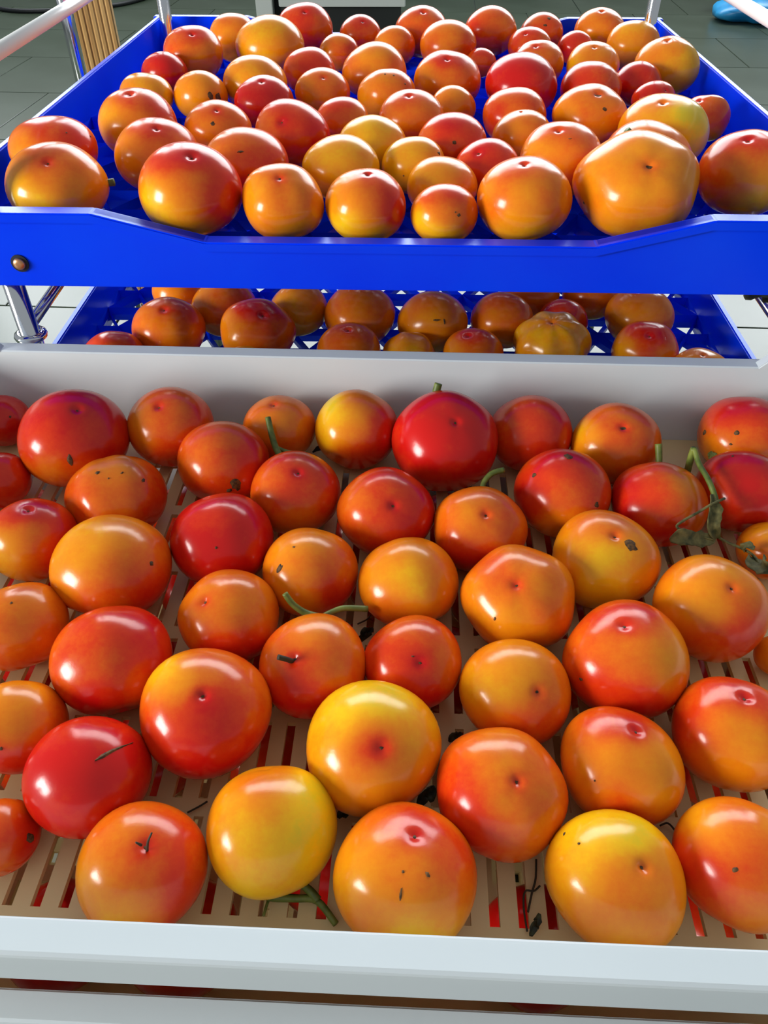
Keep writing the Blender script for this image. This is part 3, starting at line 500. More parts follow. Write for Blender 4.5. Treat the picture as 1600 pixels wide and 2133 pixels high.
('W10', 0.3238, 0.552, 0.5777, 0.0405, 0.0337, None, ((-0.25, -0.06, 0.96, 9), (-0.38, -0.69, 0.62, 6), (-0.71, -0.05, 0.7, 8), (-0.29, -0.95, -0.05, 4), (-0.91, -0.31, 0.28, 5), (0.34, -0.7, 0.63, 7), (-0.73, -0.68, -0.05, 4)), 'red-topped tomato with green calyx in right back of white tray'),
('W11', 0.2225, 0.4626, 0.5766, 0.0378, 0.0326, None, ((-0.87, -0.35, 0.36, 9), (-0.3, -0.67, 0.68, 7), (0.27, -0.24, 0.93, 4), (-0.19, -0.01, 0.98, 7), (-0.24, -0.97, 0.03, 8), (0.42, -0.63, 0.65, 6)), 'red tomato with amber shoulder beside the dried vine'),
('W12', 0.2953, 0.4796, 0.5752, 0.0366, 0.0312, None, ((-0.38, -0.65, 0.66, 9), (-0.24, -0.01, 0.97, 9), (-0.91, -0.3, 0.3, 7), (-0.3, -0.95, 0.0, 8)), 'red tomato behind the dried vine at right edge'),
('W13', 0.146, 0.4748, 0.5783, 0.0392, 0.0343, None, ((-0.13, -0.05, 0.99, 8), (-0.2, -0.7, 0.69, 6), (-0.16, -0.99, 0.03, 4), (-0.81, -0.42, 0.41, 8), (0.51, -0.61, 0.61, 7)), 'tomato with red top, brown scab and vertical seam, right back'),
('W14', 0.0758, 0.4346, 0.5754, 0.0366, 0.0314, (0.062, -0.379, 0.923), ((-0.11, -0.67, 0.74, 5), (-0.07, 0.0, 1.0, 5), (-0.09, -0.99, 0.09, 8), (-0.56, -0.81, 0.17, 8), (-0.75, -0.45, 0.49, 5), (0.59, -0.55, 0.6, 6)), 'orange tomato with red underside in centre back of white tray'),
('W15', 0.0015, 0.4527, 0.5774, 0.0394, 0.0334, (0.145, -0.56, 0.816), ((-0.0, -0.69, 0.73, 7), (-0.0, -0.02, 1.0, 7), (-0.67, -0.51, 0.54, 6), (-0.0, -1.0, 0.08, 8), (-0.48, -0.85, 0.21, 6), (0.67, -0.51, 0.54, 9)), 'red-orange tomato with tiny dimple in centre back of white tray'),
('W16', -0.0727, 0.4779, 0.576, 0.0371, 0.032, (0.162, -0.254, 0.954), ((0.1, -0.7, 0.7, 7), (0.06, -0.04, 1.0, 7), (0.08, -1.0, 0.05, 5), (-0.59, -0.57, 0.57, 6), (0.75, -0.47, 0.47, 7)), 'red-orange tomato with thread in dimple in front of the green stalk'),
('W17', -0.2193, 0.4725, 0.5761, 0.04, 0.0321, None, ((0.28, -0.65, 0.7, 5), (0.17, 0.0, 0.99, 5), (0.24, -0.97, 0.06, 6), (0.86, -0.35, 0.37, 7), (-0.43, -0.61, 0.66, 6)), 'flat wrinkled orange tomato with dark specks, left back of white tray'),
('W18', -0.3316, 0.5024, 0.5682, 0.0283, 0.0242, None, ((0.41, -0.65, 0.64, 8), (0.27, -0.01, 0.96, 8)), 'red tomato cut by left edge, below the deep red one'),
('W19', -0.273, 0.4252, 0.5737, 0.0337, 0.0297, (0.145, 0.096, 0.985), ((0.23, 0.03, 0.97, 8), (0.38, -0.62, 0.69, 5), (-0.14, -0.94, 0.32, 3), (0.91, -0.29, 0.31, 8), (0.74, -0.67, 0.01, 8), (0.31, -0.95, 0.04, 5)), 'tomato at left edge, red top and amber lower side'),
('W20', -0.1999, 0.3903, 0.5795, 0.0429, 0.0355, None, ((0.28, -0.6, 0.75, 5), (-0.3, -0.15, 0.94, 3), (0.16, 0.06, 0.99, 4), (0.85, -0.33, 0.4, 6), (0.25, -0.96, 0.13, 6), (0.69, -0.72, 0.11, 8), (-0.43, -0.57, 0.7, 4)), 'largest amber tomato with black dot in left part of white tray'),
('W21', -0.125, 0.421, 0.578, 0.0394, 0.034, None, ((0.18, -0.66, 0.73, 9), (0.11, 0.01, 0.99, 8), (0.8, -0.41, 0.45, 9), (0.15, -0.98, 0.1, 9), (-0.52, -0.57, 0.63, 9)), 'plain bright red tomato, left of centre in white tray'),
('W22', -0.0547, 0.3906, 0.5748, 0.0355, 0.0308, None, ((0.08, -0.64, 0.77, 5), (0.05, 0.05, 1.0, 4), (-0.61, -0.51, 0.61, 4), (0.07, -0.99, 0.14, 4), (0.54, -0.81, 0.22, 9), (0.73, -0.44, 0.52, 6)), 'orange tomato with brown speck and red lower right, white tray'),
('W23', 0.018, 0.3805, 0.5744, 0.0369, 0.0304, None, ((-0.03, -0.61, 0.79, 2), (-0.01, 0.08, 1.0, 4), (-0.69, -0.45, 0.57, 4), (0.65, -0.47, 0.6, 5), (-0.5, -0.82, 0.28, 6), (-0.02, -0.98, 0.18, 4)), 'yellow glossy tomato in centre of white tray'),
('W24', 0.0946, 0.3617, 0.5783, 0.0405, 0.0343, (-0.19, -0.375, 0.907), ((-0.14, -0.6, 0.79, 5), (-0.08, 0.08, 0.99, 5), (-0.56, -0.03, 0.83, 6), (-0.13, -0.97, 0.18, 4), (-0.77, -0.39, 0.5, 4), (0.55, -0.51, 0.66, 5)), 'big five-sided orange tomato with red pinched dimple, right of centre'),
('W25', 0.1658, 0.4008, 0.5772, 0.0396, 0.0332, (0.012, -0.191, 0.982), ((-0.24, -0.62, 0.75, 2), (-0.13, 0.05, 0.99, 5), (-0.83, -0.36, 0.42, 4), (0.47, -0.56, 0.68, 4), (-0.21, -0.97, 0.12, 2), (0.26, -0.9, 0.35, 3)), 'yellow tomato with grey ring scar and seam, right of centre'),
('W26', 0.2292, 0.3525, 0.5779, 0.0392, 0.0339, (0.078, -0.266, 0.961), ((-0.34, -0.57, 0.75, 4), (-0.18, 0.1, 0.98, 4), (-0.89, -0.29, 0.36, 4), (0.38, -0.56, 0.74, 5), (-0.3, -0.94, 0.14, 6), (0.15, -0.9, 0.41, 8)), 'large smooth orange tomato with dimple at right edge'),
('W27', 0.3004, 0.4211, 0.5656, 0.0247, 0.0216, None, ((-0.41, -0.6, 0.69, 5), (-0.24, 0.06, 0.97, 4), (-0.34, -0.94, 0.04, 6)), 'orange tomato with dried leaf on it, cut by right edge'),
('W28', 0.1581, 0.3077, 0.5786, 0.0407, 0.0346, (-0.183, 0.041, 0.982), ((-0.25, -0.54, 0.81, 5), (-0.12, 0.15, 0.98, 7), (-0.67, -0.71, 0.19, 8), (-0.24, -0.95, 0.22, 8), (0.46, -0.49, 0.74, 4), (-0.83, -0.31, 0.45, 6)), 'large dark orange tomato with hooked stem thread, right of centre'),
('W29', 0.0839, 0.2861, 0.5737, 0.0356, 0.0297, (0.284, -0.481, 0.829), ((-0.14, -0.51, 0.85, 3), (-0.06, 0.2, 0.98, 4), (-0.77, -0.34, 0.55, 3), (0.56, -0.43, 0.71, 5), (-0.14, -0.95, 0.29, 6), (0.34, -0.83, 0.45, 7)), 'amber tomato with red pinched dimple on its right side'),
('W30', 0.0189, 0.3104, 0.5721, 0.0329, 0.0281, (0.127, -0.56, 0.819), ((-0.03, -0.55, 0.84, 7), (-0.01, 0.16, 0.99, 6), (-0.69, -0.4, 0.6, 7), (0.65, -0.42, 0.63, 6), (-0.03, -0.97, 0.25, 9)), 'red-orange medium tomato in centre of white tray'),
('W31', -0.0471, 0.305, 0.5746, 0.0353, 0.0306, (-0.288, -0.397, 0.871), ((0.08, -0.55, 0.83, 6), (0.04, 0.16, 0.99, 5), (-0.61, -0.44, 0.66, 6), (-0.4, -0.83, 0.39, 9), (0.07, -0.96, 0.25, 8), (0.73, -0.38, 0.57, 5)), 'orange tomato with dark stem stub and red lower left'),
('W32', -0.1092, 0.3482, 0.574, 0.0351, 0.03, (-0.383, -0.227, 0.896), ((0.17, -0.58, 0.79, 5), (0.09, 0.11, 0.99, 5), (-0.53, -0.5, 0.68, 5), (0.16, -0.97, 0.19, 8), (0.79, -0.37, 0.49, 5), (0.61, -0.76, 0.21, 8)), 'orange tomato with red underside below the plain bright red one'),
('W33', -0.1796, 0.3097, 0.5771, 0.0387, 0.0331, None, ((0.28, -0.53, 0.8, 6), (0.14, 0.15, 0.98, 7), (-0.43, -0.5, 0.75, 6), (0.27, -0.94, 0.21, 9), (0.63, 0.06, 0.77, 9), (0.7, -0.7, 0.16, 5), (0.85, -0.3, 0.43, 8)), 'red tomato with orange patch in left part of white tray'),
('W34', -0.1106, 0.2675, 0.5788, 0.0407, 0.0348, (0.13, -0.273, 0.953), ((0.18, -0.5, 0.85, 8), (-0.38, 0.0, 0.92, 1), (0.08, 0.2, 0.98, 6), (0.79, -0.32, 0.52, 6), (0.18, -0.94, 0.29, 9), (-0.52, -0.44, 0.74, 7), (0.63, -0.73, 0.28, 9)), 'big red tomato with yellow-green shoulder at left of centre'),
('W35', -0.2531, 0.3406, 0.5728, 0.0323, 0.0288, None, ((0.38, -0.55, 0.74, 5), (0.21, 0.12, 0.97, 5), (0.91, -0.26, 0.33, 5), (0.34, -0.93, 0.13, 6)), 'plain orange tomato cut by left edge at mid height'),
('W36', -0.2285, 0.2623, 0.5709, 0.03, 0.0269, None, ((0.37, -0.47, 0.8, 5), (0.17, 0.22, 0.96, 4), (0.36, -0.91, 0.22, 8), (0.91, -0.22, 0.36, 6)), 'tall orange tomato with red base cut by left edge'),
('W37', -0.1732, 0.2276, 0.5748, 0.0359, 0.0308, None, ((0.29, -0.43, 0.85, 9), (0.11, 0.27, 0.96, 8), (-0.43, -0.41, 0.8, 9), (0.86, -0.24, 0.44, 9), (0.3, -0.9, 0.31, 9)), 'bright red tomato with brown split crack near left front'),
('W38', -0.218, 0.1959, 0.5629, 0.0219, 0.0189, None, ((0.36, -0.36, 0.86, 7), (0.12, 0.35, 0.93, 6), (0.39, -0.87, 0.31, 6), (0.91, -0.17, 0.37, 8)), 'red-orange tomato with black end cut by left edge, lowest left'),
('W39', -0.1295, 0.1751, 0.5729, 0.0344, 0.0289, (0.236, -0.04, 0.971), ((0.22, -0.36, 0.91, 6), (0.06, 0.36, 0.93, 6), (-0.49, -0.33, 0.81, 4), (0.25, -0.88, 0.41, 3), (0.83, -0.22, 0.52, 7), (-0.4, 0.15, 0.9, 5), (0.68, -0.66, 0.32, 8)), 'orange tomato with dark thread in dimple, leftmost of front row'),
('W40', -0.062, 0.1952, 0.5745, 0.036, 0.0305, None, ((0.11, -0.4, 0.91, 3), (0.03, 0.32, 0.95, 5), (0.75, -0.28, 0.6, 1), (-0.58, -0.33, 0.74, 3), (0.12, -0.9, 0.41, 2), (0.53, 0.15, 0.83, 1)), 'smooth yellow tomato above a green branching twig, front row'),
('W41', -0.006, 0.2439, 0.5785, 0.0405, 0.0345, (0.135, -0.479, 0.868), ((0.01, -0.48, 0.88, 7), (0.0, 0.23, 0.97, 1), (-0.48, 0.06, 0.88, 2), (0.67, -0.36, 0.65, 3), (-0.65, -0.37, 0.66, 3), (0.01, -0.94, 0.35, 4), (0.48, -0.77, 0.42, 4)), 'big yellow tomato with orange-red centre, middle of second front row'),
('W42', 0.0112, 0.1694, 0.5756, 0.0382, 0.0316, (0.126, 0.25, 0.96), ((-0.0, 0.36, 0.93, 7), (-0.02, -0.36, 0.93, 5), (-0.02, -0.88, 0.47, 1), (0.44, -0.72, 0.54, 3), (-0.68, -0.28, 0.68, 3), (-0.49, 0.18, 0.85, 5), (0.65, -0.29, 0.71, 7), (-0.48, -0.71, 0.51, 5)), 'largest front-row tomato, shiny pink top and yellow base'),
('W43', 0.0676, 0.2165, 0.5759, 0.0373, 0.0319, (0.134, -0.259, 0.956), ((-0.12, -0.43, 0.89, 5), (-0.04, 0.28, 0.96, 5), (-0.58, -0.72, 0.38, 8), (-0.75, -0.3, 0.59, 7), (-0.13, -0.92, 0.38, 7), (0.57, -0.36, 0.73, 6), (0.35, -0.78, 0.52, 5)), 'orange tomato with tiny grey navel, red lower left, near front'),
('W44', 0.1406, 0.2346, 0.5737, 0.0352, 0.0297, (0.133, 0.166, 0.977), ((-0.23, -0.44, 0.87, 4), (-0.09, 0.27, 0.96, 7), (-0.83, -0.27, 0.49, 5), (-0.25, -0.91, 0.33, 7), (-0.68, -0.69, 0.26, 4), (0.48, -0.4, 0.78, 4), (0.23, -0.81, 0.55, 4)), 'orange tomato with large pink shine around its dimple, right front'),
('W45', 0.2127, 0.2558, 0.574, 0.0352, 0.03, (0.046, 0.201, 0.978), ((-0.34, -0.46, 0.82, 4), (-0.14, 0.24, 0.96, 7), (-0.89, -0.24, 0.39, 7), (-0.34, -0.91, 0.25, 4), (-0.75, -0.65, 0.15, 5)), 'orange tomato with wide pink shine at right edge near front'),
('W46', 0.1218, 0.1678, 0.5743, 0.0361, 0.0303, (0.24, -0.141, 0.961), ((-0.21, -0.35, 0.91, 5), (-0.05, 0.37, 0.93, 1), (-0.57, 0.2, 0.79, 2), (-0.82, -0.23, 0.53, 3), (-0.24, -0.87, 0.43, 4), (0.5, -0.32, 0.81, 4), (-0.67, -0.66, 0.34, 4)), 'huge amber tomato with deep side dimple in right front row'),
('W47', 0.1915, 0.1774, 0.5739, 0.0346, 0.0299, None, ((-0.63, 0.21, 0.75, 3), (-0.1, 0.35, 0.93, 5), (-0.89, -0.2, 0.42, 8), (-0.33, -0.36, 0.87, 6), (-0.36, -0.86, 0.35, 5), (-0.76, -0.62, 0.2, 7), (0.4, -0.35, 0.85, 5)), 'orange tomato with red left flank, rightmost of front row'),
('W48', 0.2742, 0.3255, 0.5576, 0.0159, 0.0136, None, ((-0.4, -0.5, 0.77, 5),), 'sliver of orange tomato at right edge between two large ones')]
BLEM = [('U22', 0.022, -0.855, 0.517, 0.0723, 1),
('U60', 0.539, -0.809, 0.235, 0.0984, 1.5),
('U60', 0.781, -0.613, 0.115, 0.1163, 1.4),
('U20', 0.063, -0.778, 0.625, 0.0734, 0.4),
('U20', 0.236, -0.971, 0.045, 0.0452, 1),
('U8', 0.371, -0.849, 0.376, 0.0569, 1),
('U8', 0.262, -0.838, 0.48, 0.0284, 1),
('U18', 0.74, -0.372, 0.56, 0.0679, 0.8),
('U18', -0.326, -0.945, 0.001, 0.0302, 1),
('U26', -0.001, -0.918, 0.396, 0.0546, 1),
('U30', 0.171, -0.832, 0.527, 0.0656, 1),
('U30', 0.029, -0.466, 0.884, 0.1181, 0.4),
('U10', -0.088, -0.71, 0.699, 0.0591, 0.6),
('U39', 0.021, -0.84, 0.542, 0.0904, 0.7),
('U39', 0.196, -0.57, 0.798, 0.0791, 1),
('U50', 0.567, -0.577, 0.587, 0.0325, 1),
('U50', 0.201, -0.44, 0.875, 0.0325, 1),
('U50', -0.09, -0.41, 0.907, 0.0325, 1),
('U50', 0.824, -0.476, 0.307, 0.0406, 1.5),
('U2', 0.904, 0.031, 0.427, 0.0287, 1),
('U2', 0.562, -0.418, 0.714, 0.023, 1),
('U10', -0.928, -0.3, -0.223, 0.0236, 1.4),
('U10', -0.821, -0.071, -0.567, 0.0197, 1.6),
('U15', 0.014, -0.599, 0.8, 0.047, 0.3),
('U15', 0.304, -0.939, 0.164, 0.0235, 1),
('W2', 0.256, -0.927, 0.275, 0.0542, 2.4),
('W4', 0.412, -0.901, 0.138, 0.1275, 1.3),
('W4', 0.254, -0.967, 0.02, 0.0637, 0.8),
('W13', 0.004, 0.102, 0.995, 0.0804, 1.2),
('W13', -0.699, -0.138, 0.702, 0.0502, 1),
('W13', 0.494, -0.761, 0.422, 0.0502, 1.2),
('W9', -0.072, -0.441, 0.895, 0.0706, 0.7),
('W10', -0.972, -0.097, 0.213, 0.053, 1.5),
('W10', -0.537, -0.561, 0.629, 0.0477, 1.3),
('W10', -0.639, -0.671, 0.377, 0.0371, 0.8),
('W17', -0.143, -0.185, 0.972, 0.0443, 1),
('W17', 0.691, -0.177, 0.701, 0.0492, 0.7),
('W17', 0.325, -0.163, 0.932, 0.0295, 0.7),
('W17', 0.101, -0.322, 0.941, 0.0197, 1),
('W20', 0.808, -0.31, 0.501, 0.0413, 1),
('W21', 0.079, -0.778, 0.623, 0.0234, 1.2),
('W22', -0.534, -0.497, 0.684, 0.0553, 1.8),
('W22', -0.259, -0.141, 0.955, 0.0352, 0.7),
('W25', 0.283, -0.383, 0.879, 0.1, 1.3),
('W38', 0.958, -0.118, 0.261, 0.1118, 1.3),
('W42', -0.091, -0.526, 0.846, 0.0166, 5),
('W42', 0.268, -0.302, 0.915, 0.0333, 1.2),
('W42', -0.059, -0.278, 0.959, 0.02, 1),
('W46', -0.577, 0.231, 0.783, 0.0211, 1.2),
('W46', -0.703, 0.479, 0.525, 0.0316, 0.6),
('W47', -0.436, -0.409, 0.802, 0.0336, 1.3),
('W24', -0.542, -0.739, 0.399, 0.0211, 2),
('W36', 0.15, -0.817, 0.556, 0.0349, 1.2),
('W35', 0.138, -0.098, 0.986, 0.0311, 1),
('L10', 0.057, -0.795, 0.603, 0.0953, 0.3),
('L10', 0.247, -0.798, 0.549, 0.0272, 4),
('W30', -0.029, -0.443, 0.896, 0.0293, 0.6),
('W28', -0.826, -0.521, 0.217, 0.0311, 1),
('W12', -0.33, 0.298, 0.896, 0.0489, 0.5),
('W1', 0.656, -0.478, 0.584, 0.0422, 1),
('W44', -0.623, -0.534, 0.571, 0.0162, 1)]
STEM = [('U1', 3, ((-0.2584, 0.7287, 0.7375), (-0.2541, 0.729, 0.7378), (-0.2494, 0.7293, 0.7382))),
('U12', 3.2, ((0.2422, 0.7876, 0.7572), (0.237, 0.7862, 0.7616), (0.2313, 0.7854, 0.7667))),
('U9', 0.8, ((0.1232, 0.6999, 0.76), (0.1229, 0.6984, 0.7644), (0.1221, 0.7009, 0.767))),
('W7', 3.2, ((0.0437, 0.5606, 0.6118), (0.0455, 0.5655, 0.6171), (0.0475, 0.5687, 0.6236))),
('W16', 2.6, ((-0.1004, 0.5449, 0.6046), (-0.0976, 0.5354, 0.5972), (-0.0939, 0.5256, 0.5895), (-0.0881, 0.5136, 0.5852))),
('W16', 1.8, ((-0.0939, 0.5248, 0.5886), (-0.0826, 0.5215, 0.585), (-0.0657, 0.5189, 0.5851))),
('W11', 2.6, ((0.23, 0.4967, 0.5842), (0.23, 0.5046, 0.5928), (0.2296, 0.512, 0.6009))),
('W14', 2.2, ((0.079, 0.4694, 0.5838), (0.0812, 0.4766, 0.5887), (0.0875, 0.4815, 0.594), (0.0977, 0.4852, 0.595))),
('W31', 2.2, ((-0.0674, 0.3472, 0.5999), (-0.0619, 0.3434, 0.5928), (-0.0537, 0.3409, 0.5871), (-0.0429, 0.3388, 0.5848))),
('W31', 2.0, ((-0.0429, 0.3388, 0.5848), (-0.0354, 0.344, 0.5845), (-0.027, 0.347, 0.5848), (-0.0114, 0.3492, 0.5813))),
('W31', 1.6, ((-0.0576, 0.2918, 0.5987), (-0.0607, 0.2885, 0.6054), (-0.0651, 0.2875, 0.6087))),
('W28', 0.9, ((0.1546, 0.3139, 0.6032), (0.1534, 0.3134, 0.6086), (0.1518, 0.3145, 0.6112), (0.1491, 0.3128, 0.6108))),
('W39', 0.8, ((-0.1212, 0.1728, 0.6), (-0.1186, 0.1727, 0.6102), (-0.1158, 0.1742, 0.6164))),
('W39', 0.8, ((-0.123, 0.1728, 0.6059), (-0.1243, 0.1719, 0.6109))),
('W16', 0.7, ((-0.0686, 0.4815, 0.5947), (-0.0686, 0.4802, 0.5992), (-0.0665, 0.4807, 0.6012)))]
D = {
'vine_a': [(0.2512, 0.4909, 0.5846), (0.2496, 0.4901, 0.6015), (0.2495, 0.4901, 0.6133)],
'vine_b': [(0.2495, 0.4901, 0.6133), (0.2512, 0.4768, 0.6077), (0.2527, 0.4601, 0.6072), (0.255, 0.4477, 0.6026), (0.2555, 0.4378, 0.5976), (0.2571, 0.4232, 0.5788)],
'vine_c': [(0.2591, 0.4375, 0.6062), (0.2464, 0.4311, 0.6051), (0.2367, 0.4271, 0.6009), (0.2242, 0.4201, 0.599), (0.2188, 0.4155, 0.597), (0.2285, 0.414, 0.5924), (0.2507, 0.416, 0.5828)],
'vine_d': [(0.2571, 0.4232, 0.5788), (0.2645, 0.4172, 0.5781), (0.2698, 0.4074, 0.5822), (0.2723, 0.3953, 0.5869), (0.2728, 0.3813, 0.5893)],
'leaf1': [(0.2509, 0.4425, 0.6057), (0.2506, 0.4308, 0.6004), (0.248, 0.4213, 0.593), (0.2527, 0.4182, 0.5822)],
'leaf2': [(0.2522, 0.417, 0.5824), (0.2366, 0.412, 0.5873), (0.2216, 0.4087, 0.5926), (0.213, 0.4072, 0.591)],
'leaf3': [(0.2685, 0.4062, 0.5839), (0.2706, 0.4041, 0.5876), (0.2723, 0.3982, 0.59)],
'leaf4': [(0.2709, 0.3949, 0.5863), (0.2682, 0.3844, 0.5897), (0.2705, 0.3772, 0.5937), (0.274, 0.3749, 0.5971)],
'twig_a': [(-0.0694, 0.1756, 0.562), (-0.0669, 0.1706, 0.558), (-0.0626, 0.1679, 0.553), (-0.049, 0.1683, 0.55), (-0.037, 0.1674, 0.549), (-0.026, 0.1557, 0.548)],
'twig_b': [(-0.0364, 0.1671, 0.55), (-0.0403, 0.1709, 0.552), (-0.045, 0.1734, 0.556)],
'twig_c': [(-0.0633, 0.1699, 0.548), (-0.0645, 0.1656, 0.548), (-0.0657, 0.1598, 0.548)],
'hair_a': [(0.0876, 0.1909, 0.547), (0.0857, 0.1801, 0.547), (0.0825, 0.1723, 0.547), (0.0789, 0.1622, 0.547)],
'hair_b': [(0.0876, 0.1762, 0.547), (0.0837, 0.1733, 0.547), (0.0788, 0.1731, 0.547), (0.0769, 0.1647, 0.547), (0.0771, 0.1524, 0.547)],
'hair_c': [(0.1641, 0.2107, 0.547), (0.1694, 0.2121, 0.547), (0.1729, 0.2063, 0.547)],
'hair_d': [(0.0359, 0.2511, 0.547), (0.0445, 0.2572, 0.547), (0.0559, 0.2724, 0.547)],
'hair_e': [(-0.1185, 0.2187, 0.547), (-0.112, 0.2226, 0.547), (-0.1076, 0.2259, 0.547)],
'hair_f': [(-0.0196, 0.3637, 0.547), (-0.0125, 0.3683, 0.547), (-0.0101, 0.372, 0.547)],
'scraps': [(0.0258, 0.2281, 0.547, 0.005, 0.0059, 'dark withered leaf scrap between the big yellow and tiny-navel tomatoes'), (0.0815, 0.1548, 0.547, 0.0029, 0.0052, 'curled green-black leaf scrap on slotted floor near front rim'), (-0.0242, 0.2172, 0.547, 0.0032, 0.0023, 'small black leaf scrap behind the largest front-row tomato'), (-0.0578, 0.5713, 0.547, 0.009, 0.0032, 'dark dried leaf scrap beside the green stalk at back wall'), (-0.2041, 0.2107, 0.547, 0.0023, 0.0017, 'black crumb at the foot of the lowest left tomato'), (0.0462, 0.2681, 0.547, 0.0041, 0.0025, 'dark leaf scrap under the amber tomato with side dimple'), (-0.0123, 0.3547, 0.547, 0.0042, 0.0021, 'dark crumb on floor left of the medium centre tomato')],
'calyx': (-0.539, -0.816, -0.207),
'crack': [(0.358, -0.212, 0.909), (0.438, -0.131, 0.889), (0.537, -0.02, 0.843), (0.643, 0.103, 0.759), (0.766, 0.288, 0.575)],
'hid': [(-0.204, 0.1774, 0.034), (-0.1269, 0.1756, 0.036), (0.0943, 0.1698, 0.036), (0.2115, 0.1795, 0.036), (-0.3718, 0.2345, 0.0351), (-0.2935, 0.2221, 0.0345), (-0.0365, 0.2224, 0.0366), (0.3061, 0.2068, 0.0339), (-0.3373, 0.3169, 0.0331), (-0.255, 0.303, 0.035), (-0.1733, 0.302, 0.0343), (-0.0839, 0.2996, 0.0336), (-0.0002, 0.2977, 0.0362), (0.0792, 0.2928, 0.0362), (0.1674, 0.2913, 0.0339), (0.2467, 0.2931, 0.0333), (0.3241, 0.2831, 0.0368), (-0.3675, 0.402, 0.0352), (-0.2868, 0.3963, 0.0357), (-0.1967, 0.3891, 0.0339), (-0.1124, 0.3813, 0.0358), (-0.0274, 0.381, 0.0362), (0.0522, 0.3778, 0.0362), (0.1395, 0.378, 0.0355), (0.2313, 0.3775, 0.0359), (0.3142, 0.364, 0.0359), (-0.3311, 0.4771, 0.0352), (-0.2503, 0.4804, 0.0343), (-0.1668, 0.4654, 0.0347), (-0.0787, 0.4729, 0.0367), (0.0026, 0.4702, 0.0338), (0.0931, 0.4564, 0.0346), (0.1694, 0.4616, 0.0363), (0.2549, 0.454, 0.034), (0.3312, 0.4512, 0.0334), (-0.3575, 0.5598, 0.0348), (-0.2824, 0.5533, 0.0338), (-0.1936, 0.5607, 0.0366), (-0.1072, 0.5514, 0.0357), (-0.0178, 0.5463, 0.0362), (0.0617, 0.546, 0.0359), (0.1479, 0.5436, 0.0358), (0.2266, 0.5324, 0.0336), (0.3141, 0.5308, 0.0332)]}

# ------------------------------------------------------------------ tomatoes
SPECIAL = {'U12': (2, .075), 'L13': (7, .05), 'U6': (4, .035), 'W24': (5, .03), 'U14': (4, .055), 'U46': (2, .05), 'U2': (3, .04), 'U17': (3, .04), 'U20': (3, .03),
           'W17': (6, .03), 'U10': (5, .028), 'L9': (6, .035), 'W25': (3, .035), 'W23': (4, .02), 'U30': (4, .02), 'U21': (3, .035), 'U49': (3, .04), 'W40': (3, .035), 'U35': (3, .04), 'W44': (4, .02), 'W45': (4, .02), 'W42': (4, .015)}
SEG, RNG = 48, 34
class Skin:
    """surface of one fruit: unit direction -> local point"""
    def __init__(s, key, a, c, ax, seed, dimple):
        r = s.r = random.Random(seed); s.a, s.c = a, c
        s.ax = Vector(ax).normalized(); e = Vector((0.3, 0.2, 0.9)) if abs(s.ax.z) < 0.8 else Vector((1, 0.2, 0.1))
        s.e1 = s.ax.cross(e).normalized(); s.e2 = s.ax.cross(s.e1)
        s.k, s.A = SPECIAL.get(key, (r.choice((3, 4, 5)), r.uniform(.006, .022))); s.ph = r.uniform(0, 6.28)
        s.k2, s.A2, s.ph2 = 2, r.uniform(.0, .02), r.uniform(0, 6.28)
        s.dep = r.uniform(.05, .08) if dimple else .02; s.w = r.uniform(.065, .10); s.dm = dimple
        s.flat = r.uniform(.03, .075)
        s.b = [(Vector((r.gauss(0, 1), r.gauss(0, 1), r.gauss(0, 1))).normalized(), r.uniform(-.045, .036)) for _ in range(8)]
        s.off = Vector((0, 0, 0)); s.sc = Vector((a, a, c))
    def rad(s, n):
        ct = max(-1, min(1, n.dot(s.ax))); th = math.acos(ct); p = math.atan2(n.dot(s.e2), n.dot(s.e1)); st = math.sin(th)
        q = 1 + s.A * st * abs(st) ** .4 * math.cos(s.k * p + s.ph) + s.A2 * st * st * math.cos(2 * p + s.ph2)
        q -= s.dep * math.exp(-(th / s.w) ** 2) + s.flat * math.exp(-(th / .55) ** 2) + .09 * math.exp(-((math.pi - th) / .3) ** 2)
        for d, h in s.b: q += h * math.exp(-(1 - n.dot(d)) * 6)
        return q
    def at(s, n, lift=0.0):
        n = n.normalized(); v = n * s.rad(n) - s.off
        p = Vector((v.x * s.sc.x, v.y * s.sc.y, v.z * s.sc.z))
        return p + (p.normalized() * lift if lift else Vector())
    def dirs(s):
        D_ = [s.ax.copy()]
        for i in range(1, RNG):
            th = math.pi * (i / RNG) ** 1.25
            for k in range(SEG):
                p = 2 * math.pi * k / SEG
                D_.append(s.ax * math.cos(th) + (s.e1 * math.cos(p) + s.e2 * math.sin(p)) * math.sin(th))
        D_.append(-s.ax); return D_
